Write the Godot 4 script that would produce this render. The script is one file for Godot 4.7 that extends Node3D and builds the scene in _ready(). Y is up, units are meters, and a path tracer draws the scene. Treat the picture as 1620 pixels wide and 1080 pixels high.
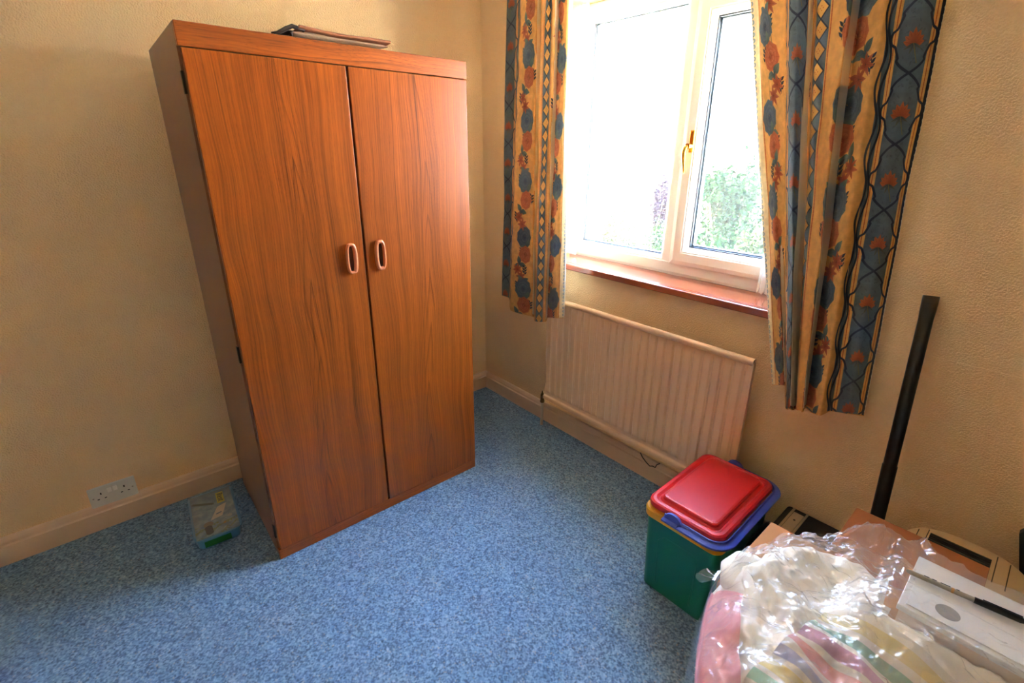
extends Node3D
# A small bedroom corner: teak wardrobe, curtained window over a radiator, cool box and packed belongings.
# World: floor y = 0, wardrobe wall z = 0, window wall x = 0, metres.

class Geo:
	var v := PackedVector3Array()
	var n := PackedVector3Array()
	var t := PackedVector2Array()
	var ix := PackedInt32Array()

	func vert(p: Vector3, nm: Vector3, uv := Vector2.ZERO) -> int:
		v.append(p); n.append(nm); t.append(uv)
		return v.size() - 1

	func tri(a: int, b: int, c: int) -> void:
		var g := (v[b] - v[a]).cross(v[c] - v[a])
		if g.dot(n[a] + n[b] + n[c]) > 0.0:
			ix.append(a); ix.append(c); ix.append(b)
		else:
			ix.append(a); ix.append(b); ix.append(c)

	func quad(a: Vector3, b: Vector3, c: Vector3, d: Vector3, nm: Vector3, uvs := []) -> void:
		var u: Array = uvs if uvs.size() == 4 else [Vector2(0, 0), Vector2(1, 0), Vector2(1, 1), Vector2(0, 1)]
		var i := vert(a, nm, u[0])
		vert(b, nm, u[1]); vert(c, nm, u[2]); vert(d, nm, u[3])
		tri(i, i + 1, i + 2); tri(i, i + 2, i + 3)

	# box with rounded edges
	func rbox(c: Vector3, s: Vector3, r := 0.002, xf := Transform3D.IDENTITY) -> Geo:
		var h := s / 2.0
		r = minf(r, minf(h.x, minf(h.y, h.z)) * 0.98)
		for axis in 3:
			var a1 := (axis + 1) % 3
			var a2 := (axis + 2) % 3
			var g1 := [-h[a1], -(h[a1] - r) - r * 0.41, -(h[a1] - r), h[a1] - r, h[a1] - r + r * 0.41, h[a1]]
			var g2 := [-h[a2], -(h[a2] - r) - r * 0.41, -(h[a2] - r), h[a2] - r, h[a2] - r + r * 0.41, h[a2]]
			for sg in [-1.0, 1.0]:
				var base := v.size()
				for i in 6:
					for j in 6:
						var p := Vector3.ZERO
						p[axis] = sg * h[axis]; p[a1] = g1[i]; p[a2] = g2[j]
						var q := p.clamp(-(h - Vector3.ONE * r), h - Vector3.ONE * r)
						var d := (p - q).normalized()
						var w := q + d * r
						var uv := Vector2(w.z, -w.y) if axis == 0 else (Vector2(w.x, w.z) if axis == 1 else Vector2(w.x, -w.y))
						vert(xf * (c + w), xf.basis * d, uv)
				for i in 5:
					for j in 5:
						var k := base + i * 6 + j
						tri(k, k + 1, k + 7); tri(k, k + 7, k + 6)
		return self

	# smooth grid from a function of (i, j)
	func grid(nu: int, nv: int, f: Callable, uvf = null, flip := false, wrap_u := false) -> Geo:
		var base := v.size()
		var pts := PackedVector3Array()
		for i in nu:
			for j in nv:
				pts.append(f.call(float(i) / (nu - 1), float(j) / (nv - 1)))
		var nr := PackedVector3Array()
		nr.resize(nu * nv)
		for i in nu - 1:
			for j in nv - 1:
				var k := i * nv + j
				var g := (pts[k + nv] - pts[k]).cross(pts[k + nv + 1] - pts[k]) + (pts[k + nv + 1] - pts[k]).cross(pts[k + 1] - pts[k])
				if flip:
					g = -g
				nr[k] += g; nr[k + 1] += g; nr[k + nv] += g; nr[k + nv + 1] += g
		if wrap_u:
			for j in nv:
				var s := nr[j] + nr[(nu - 1) * nv + j]
				nr[j] = s; nr[(nu - 1) * nv + j] = s
		for i in nu:
			for j in nv:
				var k := i * nv + j
				var uu := float(i) / (nu - 1)
				var vv := float(j) / (nv - 1)
				vert(pts[k], nr[k].normalized(), uvf.call(uu, vv) if uvf != null else Vector2(uu, vv))
		for i in nu - 1:
			for j in nv - 1:
				var k := base + i * nv + j
				tri(k, k + nv, k + nv + 1); tri(k, k + nv + 1, k + 1)
		return self

	# flat polygon swept along a vector, with caps; faceted
	func prism(poly: Array, along: Vector3, map: Callable, smooth := false) -> Geo:
		var m := poly.size()
		var flat := PackedVector2Array(poly)
		var ccw := not Geometry2D.is_polygon_clockwise(flat)
		var mid := Vector3.ZERO
		for p in poly:
			mid += map.call(p) as Vector3
		mid /= m
		for i in m:
			var a: Vector3 = map.call(poly[i])
			var b: Vector3 = map.call(poly[(i + 1) % m])
			var e2: Vector2 = poly[(i + 1) % m] - poly[i]
			var n2 := Vector2(e2.y, -e2.x) if ccw else Vector2(-e2.y, e2.x)
			var nm: Vector3 = ((map.call(poly[i] + n2) as Vector3) - a).normalized()
			var na := nm
			var nb := nm
			if smooth:
				var ep: Vector2 = poly[i] - poly[(i + m - 1) % m]
				var en: Vector2 = poly[(i + 2) % m] - poly[(i + 1) % m]
				var np2 := Vector2(ep.y, -ep.x) if ccw else Vector2(-ep.y, ep.x)
				var nn2 := Vector2(en.y, -en.x) if ccw else Vector2(-en.y, en.x)
				var np3: Vector3 = ((map.call(poly[i] + np2) as Vector3) - a).normalized()
				var nn3: Vector3 = ((map.call(poly[i] + nn2) as Vector3) - a).normalized()
				if np3.dot(nm) > 0.6: na = (np3 + nm).normalized()
				if nn3.dot(nm) > 0.6: nb = (nn3 + nm).normalized()
			var k := vert(a, na, Vector2(0, i)); vert(b, nb, Vector2(0, i + 1)); vert(b + along, nb, Vector2(along.length(), i + 1)); vert(a + along, na, Vector2(along.length(), i))
			tri(k, k + 1, k + 2); tri(k, k + 2, k + 3)
		var tr := Geometry2D.triangulate_polygon(flat)
		for end in 2:
			var nm := along.normalized() * (-1.0 if end == 0 else 1.0)
			var base := v.size()
			for p in poly:
				vert((map.call(p) as Vector3) + along * end, nm, p)
			for i in range(0, tr.size(), 3):
				tri(base + tr[i], base + tr[i + 1], base + tr[i + 2])
		return self

	func tube(pts: Array, rad: Array, seg := 12, caps := true) -> Geo:
		var base := v.size()
		var up := Vector3(0.31, 0.9, 0.22).normalized()
		for i in pts.size():
			var p: Vector3 = pts[i]
			var d: Vector3 = ((pts[mini(i + 1, pts.size() - 1)] as Vector3) - (pts[maxi(i - 1, 0)] as Vector3)).normalized()
			if absf(d.dot(up)) > 0.95:
				up = Vector3(0.9, 0.1, 0.4).normalized()
			var s := d.cross(up).normalized()
			var w := s.cross(d).normalized()
			up = w
			for k in seg + 1:
				var a := TAU * k / seg
				var o := s * cos(a) + w * sin(a)
				vert(p + o * float(rad[i] if rad.size() > i else rad[0]), o, Vector2(float(k) / seg, float(i)))
		for i in pts.size() - 1:
			for k in seg:
				var q := base + i * (seg + 1) + k
				tri(q, q + 1, q + seg + 2); tri(q, q + seg + 2, q + seg + 1)
		if caps:
			for e in [0, pts.size() - 1]:
				var other: int = 1 if e == 0 else pts.size() - 2
				var d: Vector3 = ((pts[e] as Vector3) - (pts[other] as Vector3)).normalized()
				var c := vert(pts[e], d)
				for k in seg + 1:
					vert(v[base + e * (seg + 1) + k], d)
				for k in seg:
					tri(c, c + 1 + k, c + 2 + k)
		return self

	# stack of rounded rectangles: each row [y, half_x, half_z, corner_radius, (centre x, centre z)]
	func loft(rows: Array, seg := 6, cap_low := true, cap_high := true, sharp := 0.5) -> Geo:
		var m := 4 * (seg + 1)
		var ring := func(row: Array) -> PackedVector3Array:
			var out := PackedVector3Array()
			var hx: float = row[1]
			var hz: float = row[2]
			var r: float = minf(row[3], minf(hx, hz))
			var cx: float = row[4] if row.size() > 4 else 0.0
			var cz: float = row[5] if row.size() > 5 else 0.0
			for q in 4:
				var sx := 1.0 if q == 0 or q == 3 else -1.0
				var sz := 1.0 if q < 2 else -1.0
				for k in seg + 1:
					var a := PI / 2 * (q + float(k) / seg)
					out.append(Vector3(cx + sx * (hx - r) + cos(a) * r, row[0], cz + sz * (hz - r) + sin(a) * r))
			return out
		var rings := []
		for row in rows:
			rings.append(ring.call(row))
		for i in rows.size() - 1:
			var a: PackedVector3Array = rings[i]
			var b: PackedVector3Array = rings[i + 1]
			var base := v.size()
			for k in m + 1:
				var q := k % m
				var tang := a[(q + 1) % m] - a[(q + m - 1) % m]
				var nm := (b[q] - a[q]).cross(tang)
				var out := Vector3(a[q].x, 0, a[q].z)
				nm = nm.normalized()
				var tang2 := b[(q + 1) % m] - b[(q + m - 1) % m]
				# orient: winding of the ring makes (up x tangent) point inward or outward
				var outward := tang.cross(Vector3.UP)
				if tang.length() < 1e-7:
					outward = out
				if nm.dot(outward) < 0.0 and absf(nm.y) < 0.98:
					nm = -nm
				if absf(nm.y) >= 0.98:
					nm = Vector3(nm.x, absf(nm.y) * (1.0 if row_shrinks(rows[i], rows[i + 1]) else -1.0), nm.z)
				vert(a[q], nm, Vector2(float(k) / m, a[q].y)); vert(b[q], nm, Vector2(float(k) / m, b[q].y))
			for k in m:
				var q2 := base + k * 2
				tri(q2, q2 + 2, q2 + 3); tri(q2, q2 + 3, q2 + 1)
		for e in 2:
			if (e == 0 and cap_low) or (e == 1 and cap_high):
				var rr: PackedVector3Array = rings[0] if e == 0 else rings[-1]
				var nm := Vector3.DOWN if e == 0 else Vector3.UP
				var mid := Vector3.ZERO
				for p in rr:
					mid += p
				var c := vert(mid / m, nm)
				for p in rr:
					vert(p, nm, Vector2(p.x, p.z))
				for k in m:
					tri(c, c + 1 + k, c + 1 + (k + 1) % m)
		return self

	func row_shrinks(a: Array, b: Array) -> bool:
		return float(b[1]) < float(a[1])

	# mitred frame in the z-y plane; profile points are (inset, x)
	func ring_frame(z0: float, z1: float, y0: float, y1: float, profile: Array) -> Geo:
		for i in profile.size() - 1:
			var a: Vector2 = profile[i]
			var b: Vector2 = profile[i + 1]
			for side in 4:
				var f := func(p: Vector2, k: int) -> Vector3:
					var zz := [z0 + p.x, z1 - p.x, z1 - p.x, z0 + p.x]
					var yy := [y0 + p.x, y0 + p.x, y1 - p.x, y1 - p.x]
					return Vector3(p.y, yy[k % 4], zz[k % 4])
				var A: Vector3 = f.call(a, side)
				var B: Vector3 = f.call(a, side + 1)
				var C: Vector3 = f.call(b, side + 1)
				var D: Vector3 = f.call(b, side)
				var inward := [Vector3(0, 1, 0), Vector3(0, 0, -1), Vector3(0, -1, 0), Vector3(0, 0, 1)]
				var e := b - a
				# profile runs from the outer edge over the room side to the opening: its left-hand side is solid
				var nm: Vector3 = ((inward[side] as Vector3) * e.y + Vector3(-e.x, 0, 0)).normalized()
				quad(A, B, C, D, nm)
		return self

	func add(o: Geo, xf := Transform3D.IDENTITY) -> Geo:
		var base := v.size()
		for i in o.v.size():
			v.append(xf * o.v[i]); n.append((xf.basis * o.n[i]).normalized()); t.append(o.t[i])
		for i in o.ix:
			ix.append(base + i)
		return self

	func mesh() -> ArrayMesh:
		var a := []
		a.resize(Mesh.ARRAY_MAX)
		a[Mesh.ARRAY_VERTEX] = v; a[Mesh.ARRAY_NORMAL] = n; a[Mesh.ARRAY_TEX_UV] = t; a[Mesh.ARRAY_INDEX] = ix
		var m := ArrayMesh.new()
		m.add_surface_from_arrays(Mesh.PRIMITIVE_TRIANGLES, a)
		return m


# ---------------------------------------------------------------- painting helper
class Paint:
	var w: int
	var h: int
	var d: PackedByteArray

	func _init(ww: int, hh: int, c: Color) -> void:
		w = ww; h = hh
		var im := Image.create(w, h, false, Image.FORMAT_RGB8)
		im.fill(c)
		d = im.get_data()

	func px(x: int, y: int, c: Color, a: float) -> void:
		x = posmod(x, w); y = posmod(y, h)
		var k := (y * w + x) * 3
		d[k] = int(lerpf(d[k], c.r * 255.0, a)); d[k + 1] = int(lerpf(d[k + 1], c.g * 255.0, a)); d[k + 2] = int(lerpf(d[k + 2], c.b * 255.0, a))

	func dot(x: float, y: float, r: float, c: Color, a := 1.0) -> void:
		for j in range(int(y - r - 1), int(y + r + 2)):
			for i in range(int(x - r - 1), int(x + r + 2)):
				var e := r + 0.5 - Vector2(i - x, j - y).length()
				if e > 0.0:
					px(i, j, c, a * minf(e, 1.0))

	func line(p: Vector2, q: Vector2, r: float, c: Color, a := 1.0) -> void:
		var m := int((q - p).length() / maxf(r * 0.8, 0.7)) + 1
		for k in m + 1:
			var s := p.lerp(q, float(k) / m)
			dot(s.x, s.y, r, c, a)

	func petal(c: Vector2, ang: float, ln: float, wd: float, inner: Color, outer: Color, a := 1.0, belly := 0.75) -> void:
		var ux := Vector2(cos(ang), sin(ang))
		var uy := Vector2(-ux.y, ux.x)
		var reach := int(ln + wd) + 1
		for j in range(-reach, reach + 1):
			for i in range(-reach, reach + 1):
				var s := Vector2(i, j).dot(ux) / ln
				if s < 0.0 or s > 1.0:
					continue
				var half := wd * sin(PI * pow(s, belly)) * 0.5 + 0.4
				var e := half - absf(Vector2(i, j).dot(uy))
				if e > 0.0:
					var shade := inner.lerp(outer, clampf(s * 0.9 + 0.15 * sin(float(i * 3 + j * 2)), 0.0, 1.0))
					if absf(Vector2(i, j).dot(uy)) < 0.7:
						shade = shade.darkened(0.25)
					px(int(c.x) + i, int(c.y) + j, shade, a * minf(e, 1.0))

	func image() -> Image:
		return Image.create_from_data(w, h, false, Image.FORMAT_RGB8, d)

	func texture() -> ImageTexture:
		return ImageTexture.create_from_image(image())


# ---------------------------------------------------------------- scene helpers
var names := {}
var M := {}

func c8(r: int, g: int, b: int) -> Color:
	return Color(r / 255.0, g / 255.0, b / 255.0)

func numbered(called: String) -> String:
	if not names.has(called):
		names[called] = 0
		return called
	names[called] += 1
	return "%s_%03d" % [called, names[called]]

func tag(o: Node, label: String, category: String, group := "", kind := "") -> Node:
	o.set_meta("label", label)
	if category: o.set_meta("category", category)
	if group: o.set_meta("group", group)
	if kind: o.set_meta("kind", kind)
	return o

func obj(called: String, g: Geo, m: Material, parent: Node = null, at := Vector3.ZERO) -> MeshInstance3D:
	var o := MeshInstance3D.new()
	o.mesh = g.mesh()
	o.material_override = m
	o.position = at
	o.cast_shadow = GeometryInstance3D.SHADOW_CASTING_SETTING_ON
	if parent == null:
		o.name = numbered(called)
		add_child(o)
	else:
		o.name = called
		parent.add_child(o, true)
	return o

func thing(called: String, label: String, category: String, at := Vector3.ZERO, turn := 0.0, group := "") -> Node3D:
	var o := Node3D.new()
	o.name = numbered(called)
	add_child(o)
	o.position = at
	o.rotation.y = turn
	tag(o, label, category, group)
	return o

func mat(c: Color, rough := 0.6, metal := 0.0) -> StandardMaterial3D:
	var m := StandardMaterial3D.new()
	m.albedo_color = c
	m.roughness = rough
	m.metallic = metal
	return m

func noise(freq: float, sd: int, kind := FastNoiseLite.TYPE_SIMPLEX_SMOOTH, oct := 3) -> FastNoiseLite:
	var n := FastNoiseLite.new()
	n.noise_type = kind
	n.frequency = freq
	n.seed = sd
	n.fractal_octaves = oct
	n.fractal_type = FastNoiseLite.FRACTAL_FBM if oct > 1 else FastNoiseLite.FRACTAL_NONE
	return n

func noise_tex(n: FastNoiseLite, size: int, ramp: Gradient = null) -> NoiseTexture2D:
	var t := NoiseTexture2D.new()
	t.width = size; t.height = size
	t.seamless = true
	t.noise = n
	if ramp: t.color_ramp = ramp
	return t

func triplanar(m: StandardMaterial3D, per_metre: float, world := true) -> StandardMaterial3D:
	m.uv1_triplanar = true
	m.uv1_world_triplanar = world
	m.uv1_scale = Vector3.ONE * per_metre
	return m

func bump(m: StandardMaterial3D, t: Texture2D, depth_cm: float) -> StandardMaterial3D:
	m.heightmap_enabled = true
	m.heightmap_texture = t
	m.heightmap_scale = depth_cm
	return m

func gradient(stops: Array) -> Gradient:
	var g := Gradient.new()
	var o := PackedFloat32Array()
	var c := PackedColorArray()
	for s in stops:
		o.append(s[0]); c.append(s[1])
	g.offsets = o; g.colors = c
	return g


func _ready() -> void:
	set_view()
	make_materials()
	build_room()
	build_window()
	build_outside()
	build_wardrobe()
	build_curtains()
	build_radiator()
	build_wall_bits()
	build_cool_box()
	build_case_and_pole()
	build_boxes()
	build_bag()


func set_view() -> void:
	var f := 767.134
	var cam := Camera3D.new()
	cam.name = "camera"
	cam.projection = Camera3D.PROJECTION_FRUSTUM
	cam.near = 0.05
	cam.far = 200.0
	cam.size = 2.0 * 0.05 * 540.0 / f
	cam.frustum_offset = Vector2(-8.7535, -24.375) / f * 0.05
	cam.transform = Transform3D(Basis(Vector3(0.75269645, 0.00935203, 0.65830129), Vector3(0.21715196, 0.94041718, -0.26164969), Vector3(-0.6215248, 0.33989421, 0.70581786)).orthonormalized(), Vector3(-1.71382, 1.42627, 2.24548))
	add_child(cam)
	cam.current = true

	var sky_m := ProceduralSkyMaterial.new()
	sky_m.sky_top_color = c8(168, 203, 255)
	sky_m.sky_horizon_color = c8(228, 240, 255)
	sky_m.ground_horizon_color = c8(225, 228, 220)
	sky_m.ground_bottom_color = c8(150, 160, 140)
	sky_m.sun_angle_max = 0.0
	var sky := Sky.new()
	sky.sky_material = sky_m
	var e := Environment.new()
	e.background_mode = Environment.BG_SKY
	e.sky = sky
	e.background_energy_multiplier = 8.6
	e.tonemap_mode = Environment.TONE_MAPPER_LINEAR
	e.tonemap_exposure = 7.0
	e.sdfgi_enabled = true
	e.ssao_enabled = true
	e.ssil_enabled = true
	# hazy sun along the back of the house: lights the gardens, never enters the window
	var sun := DirectionalLight3D.new()
	sun.name = "sun"
	sun.light_energy = 18.0
	sun.light_color = Color(1.0, 0.96, 0.9)
	sun.light_angular_distance = 2.0
	sun.sky_mode = DirectionalLight3D.SKY_MODE_LIGHT_ONLY
	sun.shadow_enabled = true
	sun.look_at_from_position(Vector3.ZERO, Vector3(0.10, -0.70, 0.70), Vector3.UP)
	add_child(sun)
	var we := WorldEnvironment.new()
	we.name = "environment"
	we.environment = e
	add_child(we)


func make_materials() -> void:
	# painted stippled wall
	var wall := mat(c8(248, 211, 158), 0.75)
	var wn := noise(0.045, 3, FastNoiseLite.TYPE_SIMPLEX_SMOOTH, 3)
	M.wall_tex = noise_tex(wn, 512)
	bump(triplanar(wall, 6.0), M.wall_tex, 0.30)
	M.wall = wall
	M.ceiling = mat(c8(240, 234, 222), 0.8)
	M.skirting = bump(triplanar(mat(c8(226, 192, 160), 0.45), 4.0), noise_tex(noise(0.02, 8), 256), 0.03)
	# flecked carpet: 5 mm tufts in mixed blues
	var carpet := mat(Color.WHITE, 0.95)
	var fleck := carpet_image()
	carpet.albedo_texture = ImageTexture.create_from_image(fleck)
	triplanar(carpet, 0.5)
	bump(carpet, carpet.albedo_texture, 0.35)
	carpet.rim_enabled = true
	carpet.rim = 0.2
	carpet.rim_tint = 0.6
	M.carpet = carpet
	# teak
	for k in 2:
		var w := mat(Color.WHITE, 0.33)
		w.albedo_texture = wood_texture(512, 1024, 5 + 12 * k, true)
		w.metallic_specular = 0.45
		M["teak_door_%d" % k] = w
	var rail := mat(Color.WHITE, 0.36)
	rail.albedo_texture = wood_texture(256, 1024, 9, false)
	M.teak = rail
	M.teak_side = bump(mat(c8(136, 96, 76), 0.4), noise_tex(noise(0.03, 33), 256), 0.01)
	M.handle_wood = mat(c8(216, 130, 84), 0.25)
	M.dark = mat(c8(22, 19, 17), 0.5)
	M.sill = mat(c8(158, 78, 48), 0.16)
	M.sill.clearcoat_enabled = true
	M.sill.clearcoat = 1.0
	M.sill.clearcoat_roughness = 0.1
	M.upvc = mat(c8(242, 236, 226), 0.3)
	M.gasket = mat(c8(52, 56, 60), 0.6)
	M.spacer = mat(c8(120, 132, 138), 0.4, 0.6)
	M.brass = mat(c8(212, 160, 62), 0.25, 1.0)
	M.pane = mat(Color(1, 1, 1, 0.02), 0.02)
	M.pane.transparency = BaseMaterial3D.TRANSPARENCY_ALPHA
	M.radiator = mat(c8(232, 192, 150), 0.32)
	M.pipe = mat(c8(222, 205, 180), 0.4)
	M.old_brass = mat(c8(120, 98, 62), 0.4, 0.9)
	M.white_plastic = mat(c8(222, 218, 206), 0.35)
	M.black_plastic = mat(c8(16, 16, 17), 0.3)
	M.black_case = bump(triplanar(mat(c8(30, 30, 31), 0.55), 6.0, false), noise_tex(noise(0.1, 41), 256), 0.05)
	M.alu = mat(c8(190, 168, 136), 0.4, 0.35)
	M.chrome = mat(c8(210, 210, 214), 0.12, 1.0)
	M.cardboard = bump(triplanar(mat(c8(196, 132, 74), 0.8), 3.0, false), noise_tex(noise(0.02, 51), 256), 0.03)
	M.cardboard_dark = bump(triplanar(mat(c8(176, 106, 58), 0.8), 3.0, false), noise_tex(noise(0.02, 52), 256), 0.03)
	M.beige = mat(c8(240, 204, 150), 0.45)
	M.beige_seam = mat(c8(96, 72, 42), 0.6)
	M.grille = mat(c8(58, 56, 48), 0.5)
	M.red = bump(triplanar(mat(c8(208, 30, 34), 0.36), 8.0, false), noise_tex(noise(0.25, 61), 256), 0.006)
	M.blue = mat(c8(62, 82, 176), 0.4)
	M.yellow = mat(c8(240, 166, 16), 0.4)
	M.green = mat(c8(8, 122, 100), 0.45)
	M.paper = mat(c8(236, 232, 224), 0.6)


func carpet_image() -> Image:
	var side := 512
	var rng := RandomNumberGenerator.new()
	rng.seed = 77
	var coarse := PackedFloat32Array()
	for k in side * side / 4:
		coarse.append(rng.randf())
	var data := PackedByteArray()
	data.resize(side * side * 3)
	var darkc := c8(58, 78, 98)
	var mid := c8(106, 138, 166)
	var pale := c8(160, 186, 206)
	for j in side:
		for i in side:
			var q := 0.66 * rng.randf() + 0.34 * coarse[(j / 2) * (side / 2) + i / 2]
			var c := darkc.lerp(mid, q / 0.5) if q < 0.5 else mid.lerp(pale, (q - 0.5) / 0.5)
			if rng.randf() < 0.018: c = c.lerp(c8(196, 172, 150), 0.6)
			var k := (j * side + i) * 3
			data[k] = int(c.r * 255.0); data[k + 1] = int(c.g * 255.0); data[k + 2] = int(c.b * 255.0)
	return Image.create_from_data(side, side, false, Image.FORMAT_RGB8, data)


# vertical grain with pointed arches up the middle (arched) or plain straight grain
func wood_texture(w: int, h: int, sd: int, arched: bool) -> ImageTexture:
	var fine := noise(1.0, sd, FastNoiseLite.TYPE_SIMPLEX, 2)
	var broad := noise(1.0, sd + 1, FastNoiseLite.TYPE_SIMPLEX_SMOOTH, 2)
	var data := PackedByteArray()
	data.resize(w * h * 3)
	var light := c8(194, 97, 26)
	var darkc := c8(92, 42, 14)
	var k := 0
	for j in h:
		var y := float(j) / h
		for i in w:
			var x := float(i) / w
			var bend := 0.03 * broad.get_noise_2d(x * 1.5, y * 3.0)
			var s := x + bend
			var d := s - 0.52 - 0.05 * sin(y * 5.0)
			var a := 0.5 + 0.5 * fine.get_noise_2d(s * 60.0, y * 1.1)
			var streak := absf(fine.get_noise_2d(s * 34.0 + 40.0, y * 0.35))
			var pore := fine.get_noise_2d(s * 170.0, y * 16.0)
			var val := 0.34 * a + 0.34 * (0.5 + 0.5 * broad.get_noise_2d(s * 9.0, y * 0.8 + 9.0)) - 0.06 + 0.10 * pore
			val += 0.34 * pow(1.0 - minf(streak * 7.0, 1.0), 2.0)
			if arched and absf(d) < 0.2:
				var ring := fposmod((y * 3.6 + 0.18 * broad.get_noise_2d(s * 4.0, y * 4.0)) - absf(d) * 26.0 * (0.25 + absf(d) * 3.2), 0.5) * 2.0
				var mask := pow(1.0 - absf(d) / 0.2, 1.2)
				val += 0.42 * mask * pow(maxf(1.0 - ring * 2.6, 0.0), 1.5)
			var c := light.lerp(darkc, clampf(val, 0.0, 1.0))
			data[k] = int(c.r * 255.0); data[k + 1] = int(c.g * 255.0); data[k + 2] = int(c.b * 255.0)
			k += 3
	return ImageTexture.create_from_image(Image.create_from_data(w, h, false, Image.FORMAT_RGB8, data))


func struct(called: String, g: Geo, m: Material, label: String, category: String, parent: Node = null) -> MeshInstance3D:
	var o := obj(called, g, m, parent)
	if parent == null:
		tag(o, label, category, "", "structure")
	return o


func box(a: Vector3, b: Vector3, r := 0.001) -> Geo:
	return Geo.new().rbox((a + b) / 2.0, (b - a).abs(), r)


func build_room() -> void:
	var X0 := -3.5
	var Z1 := 3.7
	var H := 2.4
	struct("floor", box(Vector3(X0 - 0.1, -0.1, -0.1), Vector3(0.28, 0, Z1 + 0.1)), M.carpet, "blue flecked short-pile fitted carpet", "carpet")
	struct("ceiling", box(Vector3(X0 - 0.1, H, -0.1), Vector3(0.28, H + 0.1, Z1 + 0.1)), M.ceiling, "off-white plain ceiling above the room", "ceiling")
	struct("wall_back", box(Vector3(X0 - 0.1, 0, -0.1), Vector3(0, H, 0)), M.wall, "cream stippled wall behind the wardrobe", "wall")
	struct("wall_left", box(Vector3(X0 - 0.1, 0, 0), Vector3(X0, H, Z1)), M.wall, "cream stippled wall left of the camera", "wall")
	struct("wall_front", box(Vector3(X0 - 0.1, 0, Z1), Vector3(0.28, H, Z1 + 0.1)), M.wall, "cream stippled wall behind the camera", "wall")
	var g := Geo.new()
	g.add(box(Vector3(0, 0, -0.1), Vector3(0.28, 0.892, Z1)))
	g.add(box(Vector3(0, 2.04, -0.1), Vector3(0.28, H, Z1)))
	g.add(box(Vector3(0, 0.892, -0.1), Vector3(0.28, 2.04, 0.50)))
	g.add(box(Vector3(0, 0.892, 1.71), Vector3(0.28, 2.04, Z1)))
	struct("wall_right", g, M.wall, "cream stippled wall around the window and radiator", "wall")
	# skirting profile: (out from wall, height)
	var prof := [Vector2(0, 0), Vector2(0.018, 0), Vector2(0.018, 0.074), Vector2(0.0125, 0.079), Vector2(0.0125, 0.090), Vector2(0.009, 0.103), Vector2(0.004, 0.106), Vector2(0, 0.106)]
	struct("baseboard_back", Geo.new().prism(prof, Vector3(-3.482, 0, 0), func(p: Vector2): return Vector3(-0.0, p.y, p.x)), M.skirting, "pinkish-cream skirting board under the socket and behind the wardrobe", "skirting board")
	struct("baseboard_right", Geo.new().prism(prof, Vector3(0, 0, 3.682), func(p: Vector2): return Vector3(-p.x, p.y, 0.018)), M.skirting, "pinkish-cream skirting board under the radiator", "skirting board")
	struct("baseboard_left", Geo.new().prism(prof, Vector3(0, 0, 3.682), func(p: Vector2): return Vector3(-3.5 + p.x, p.y, 0.018)), M.skirting, "pinkish-cream skirting board on the left wall", "skirting board")


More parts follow.
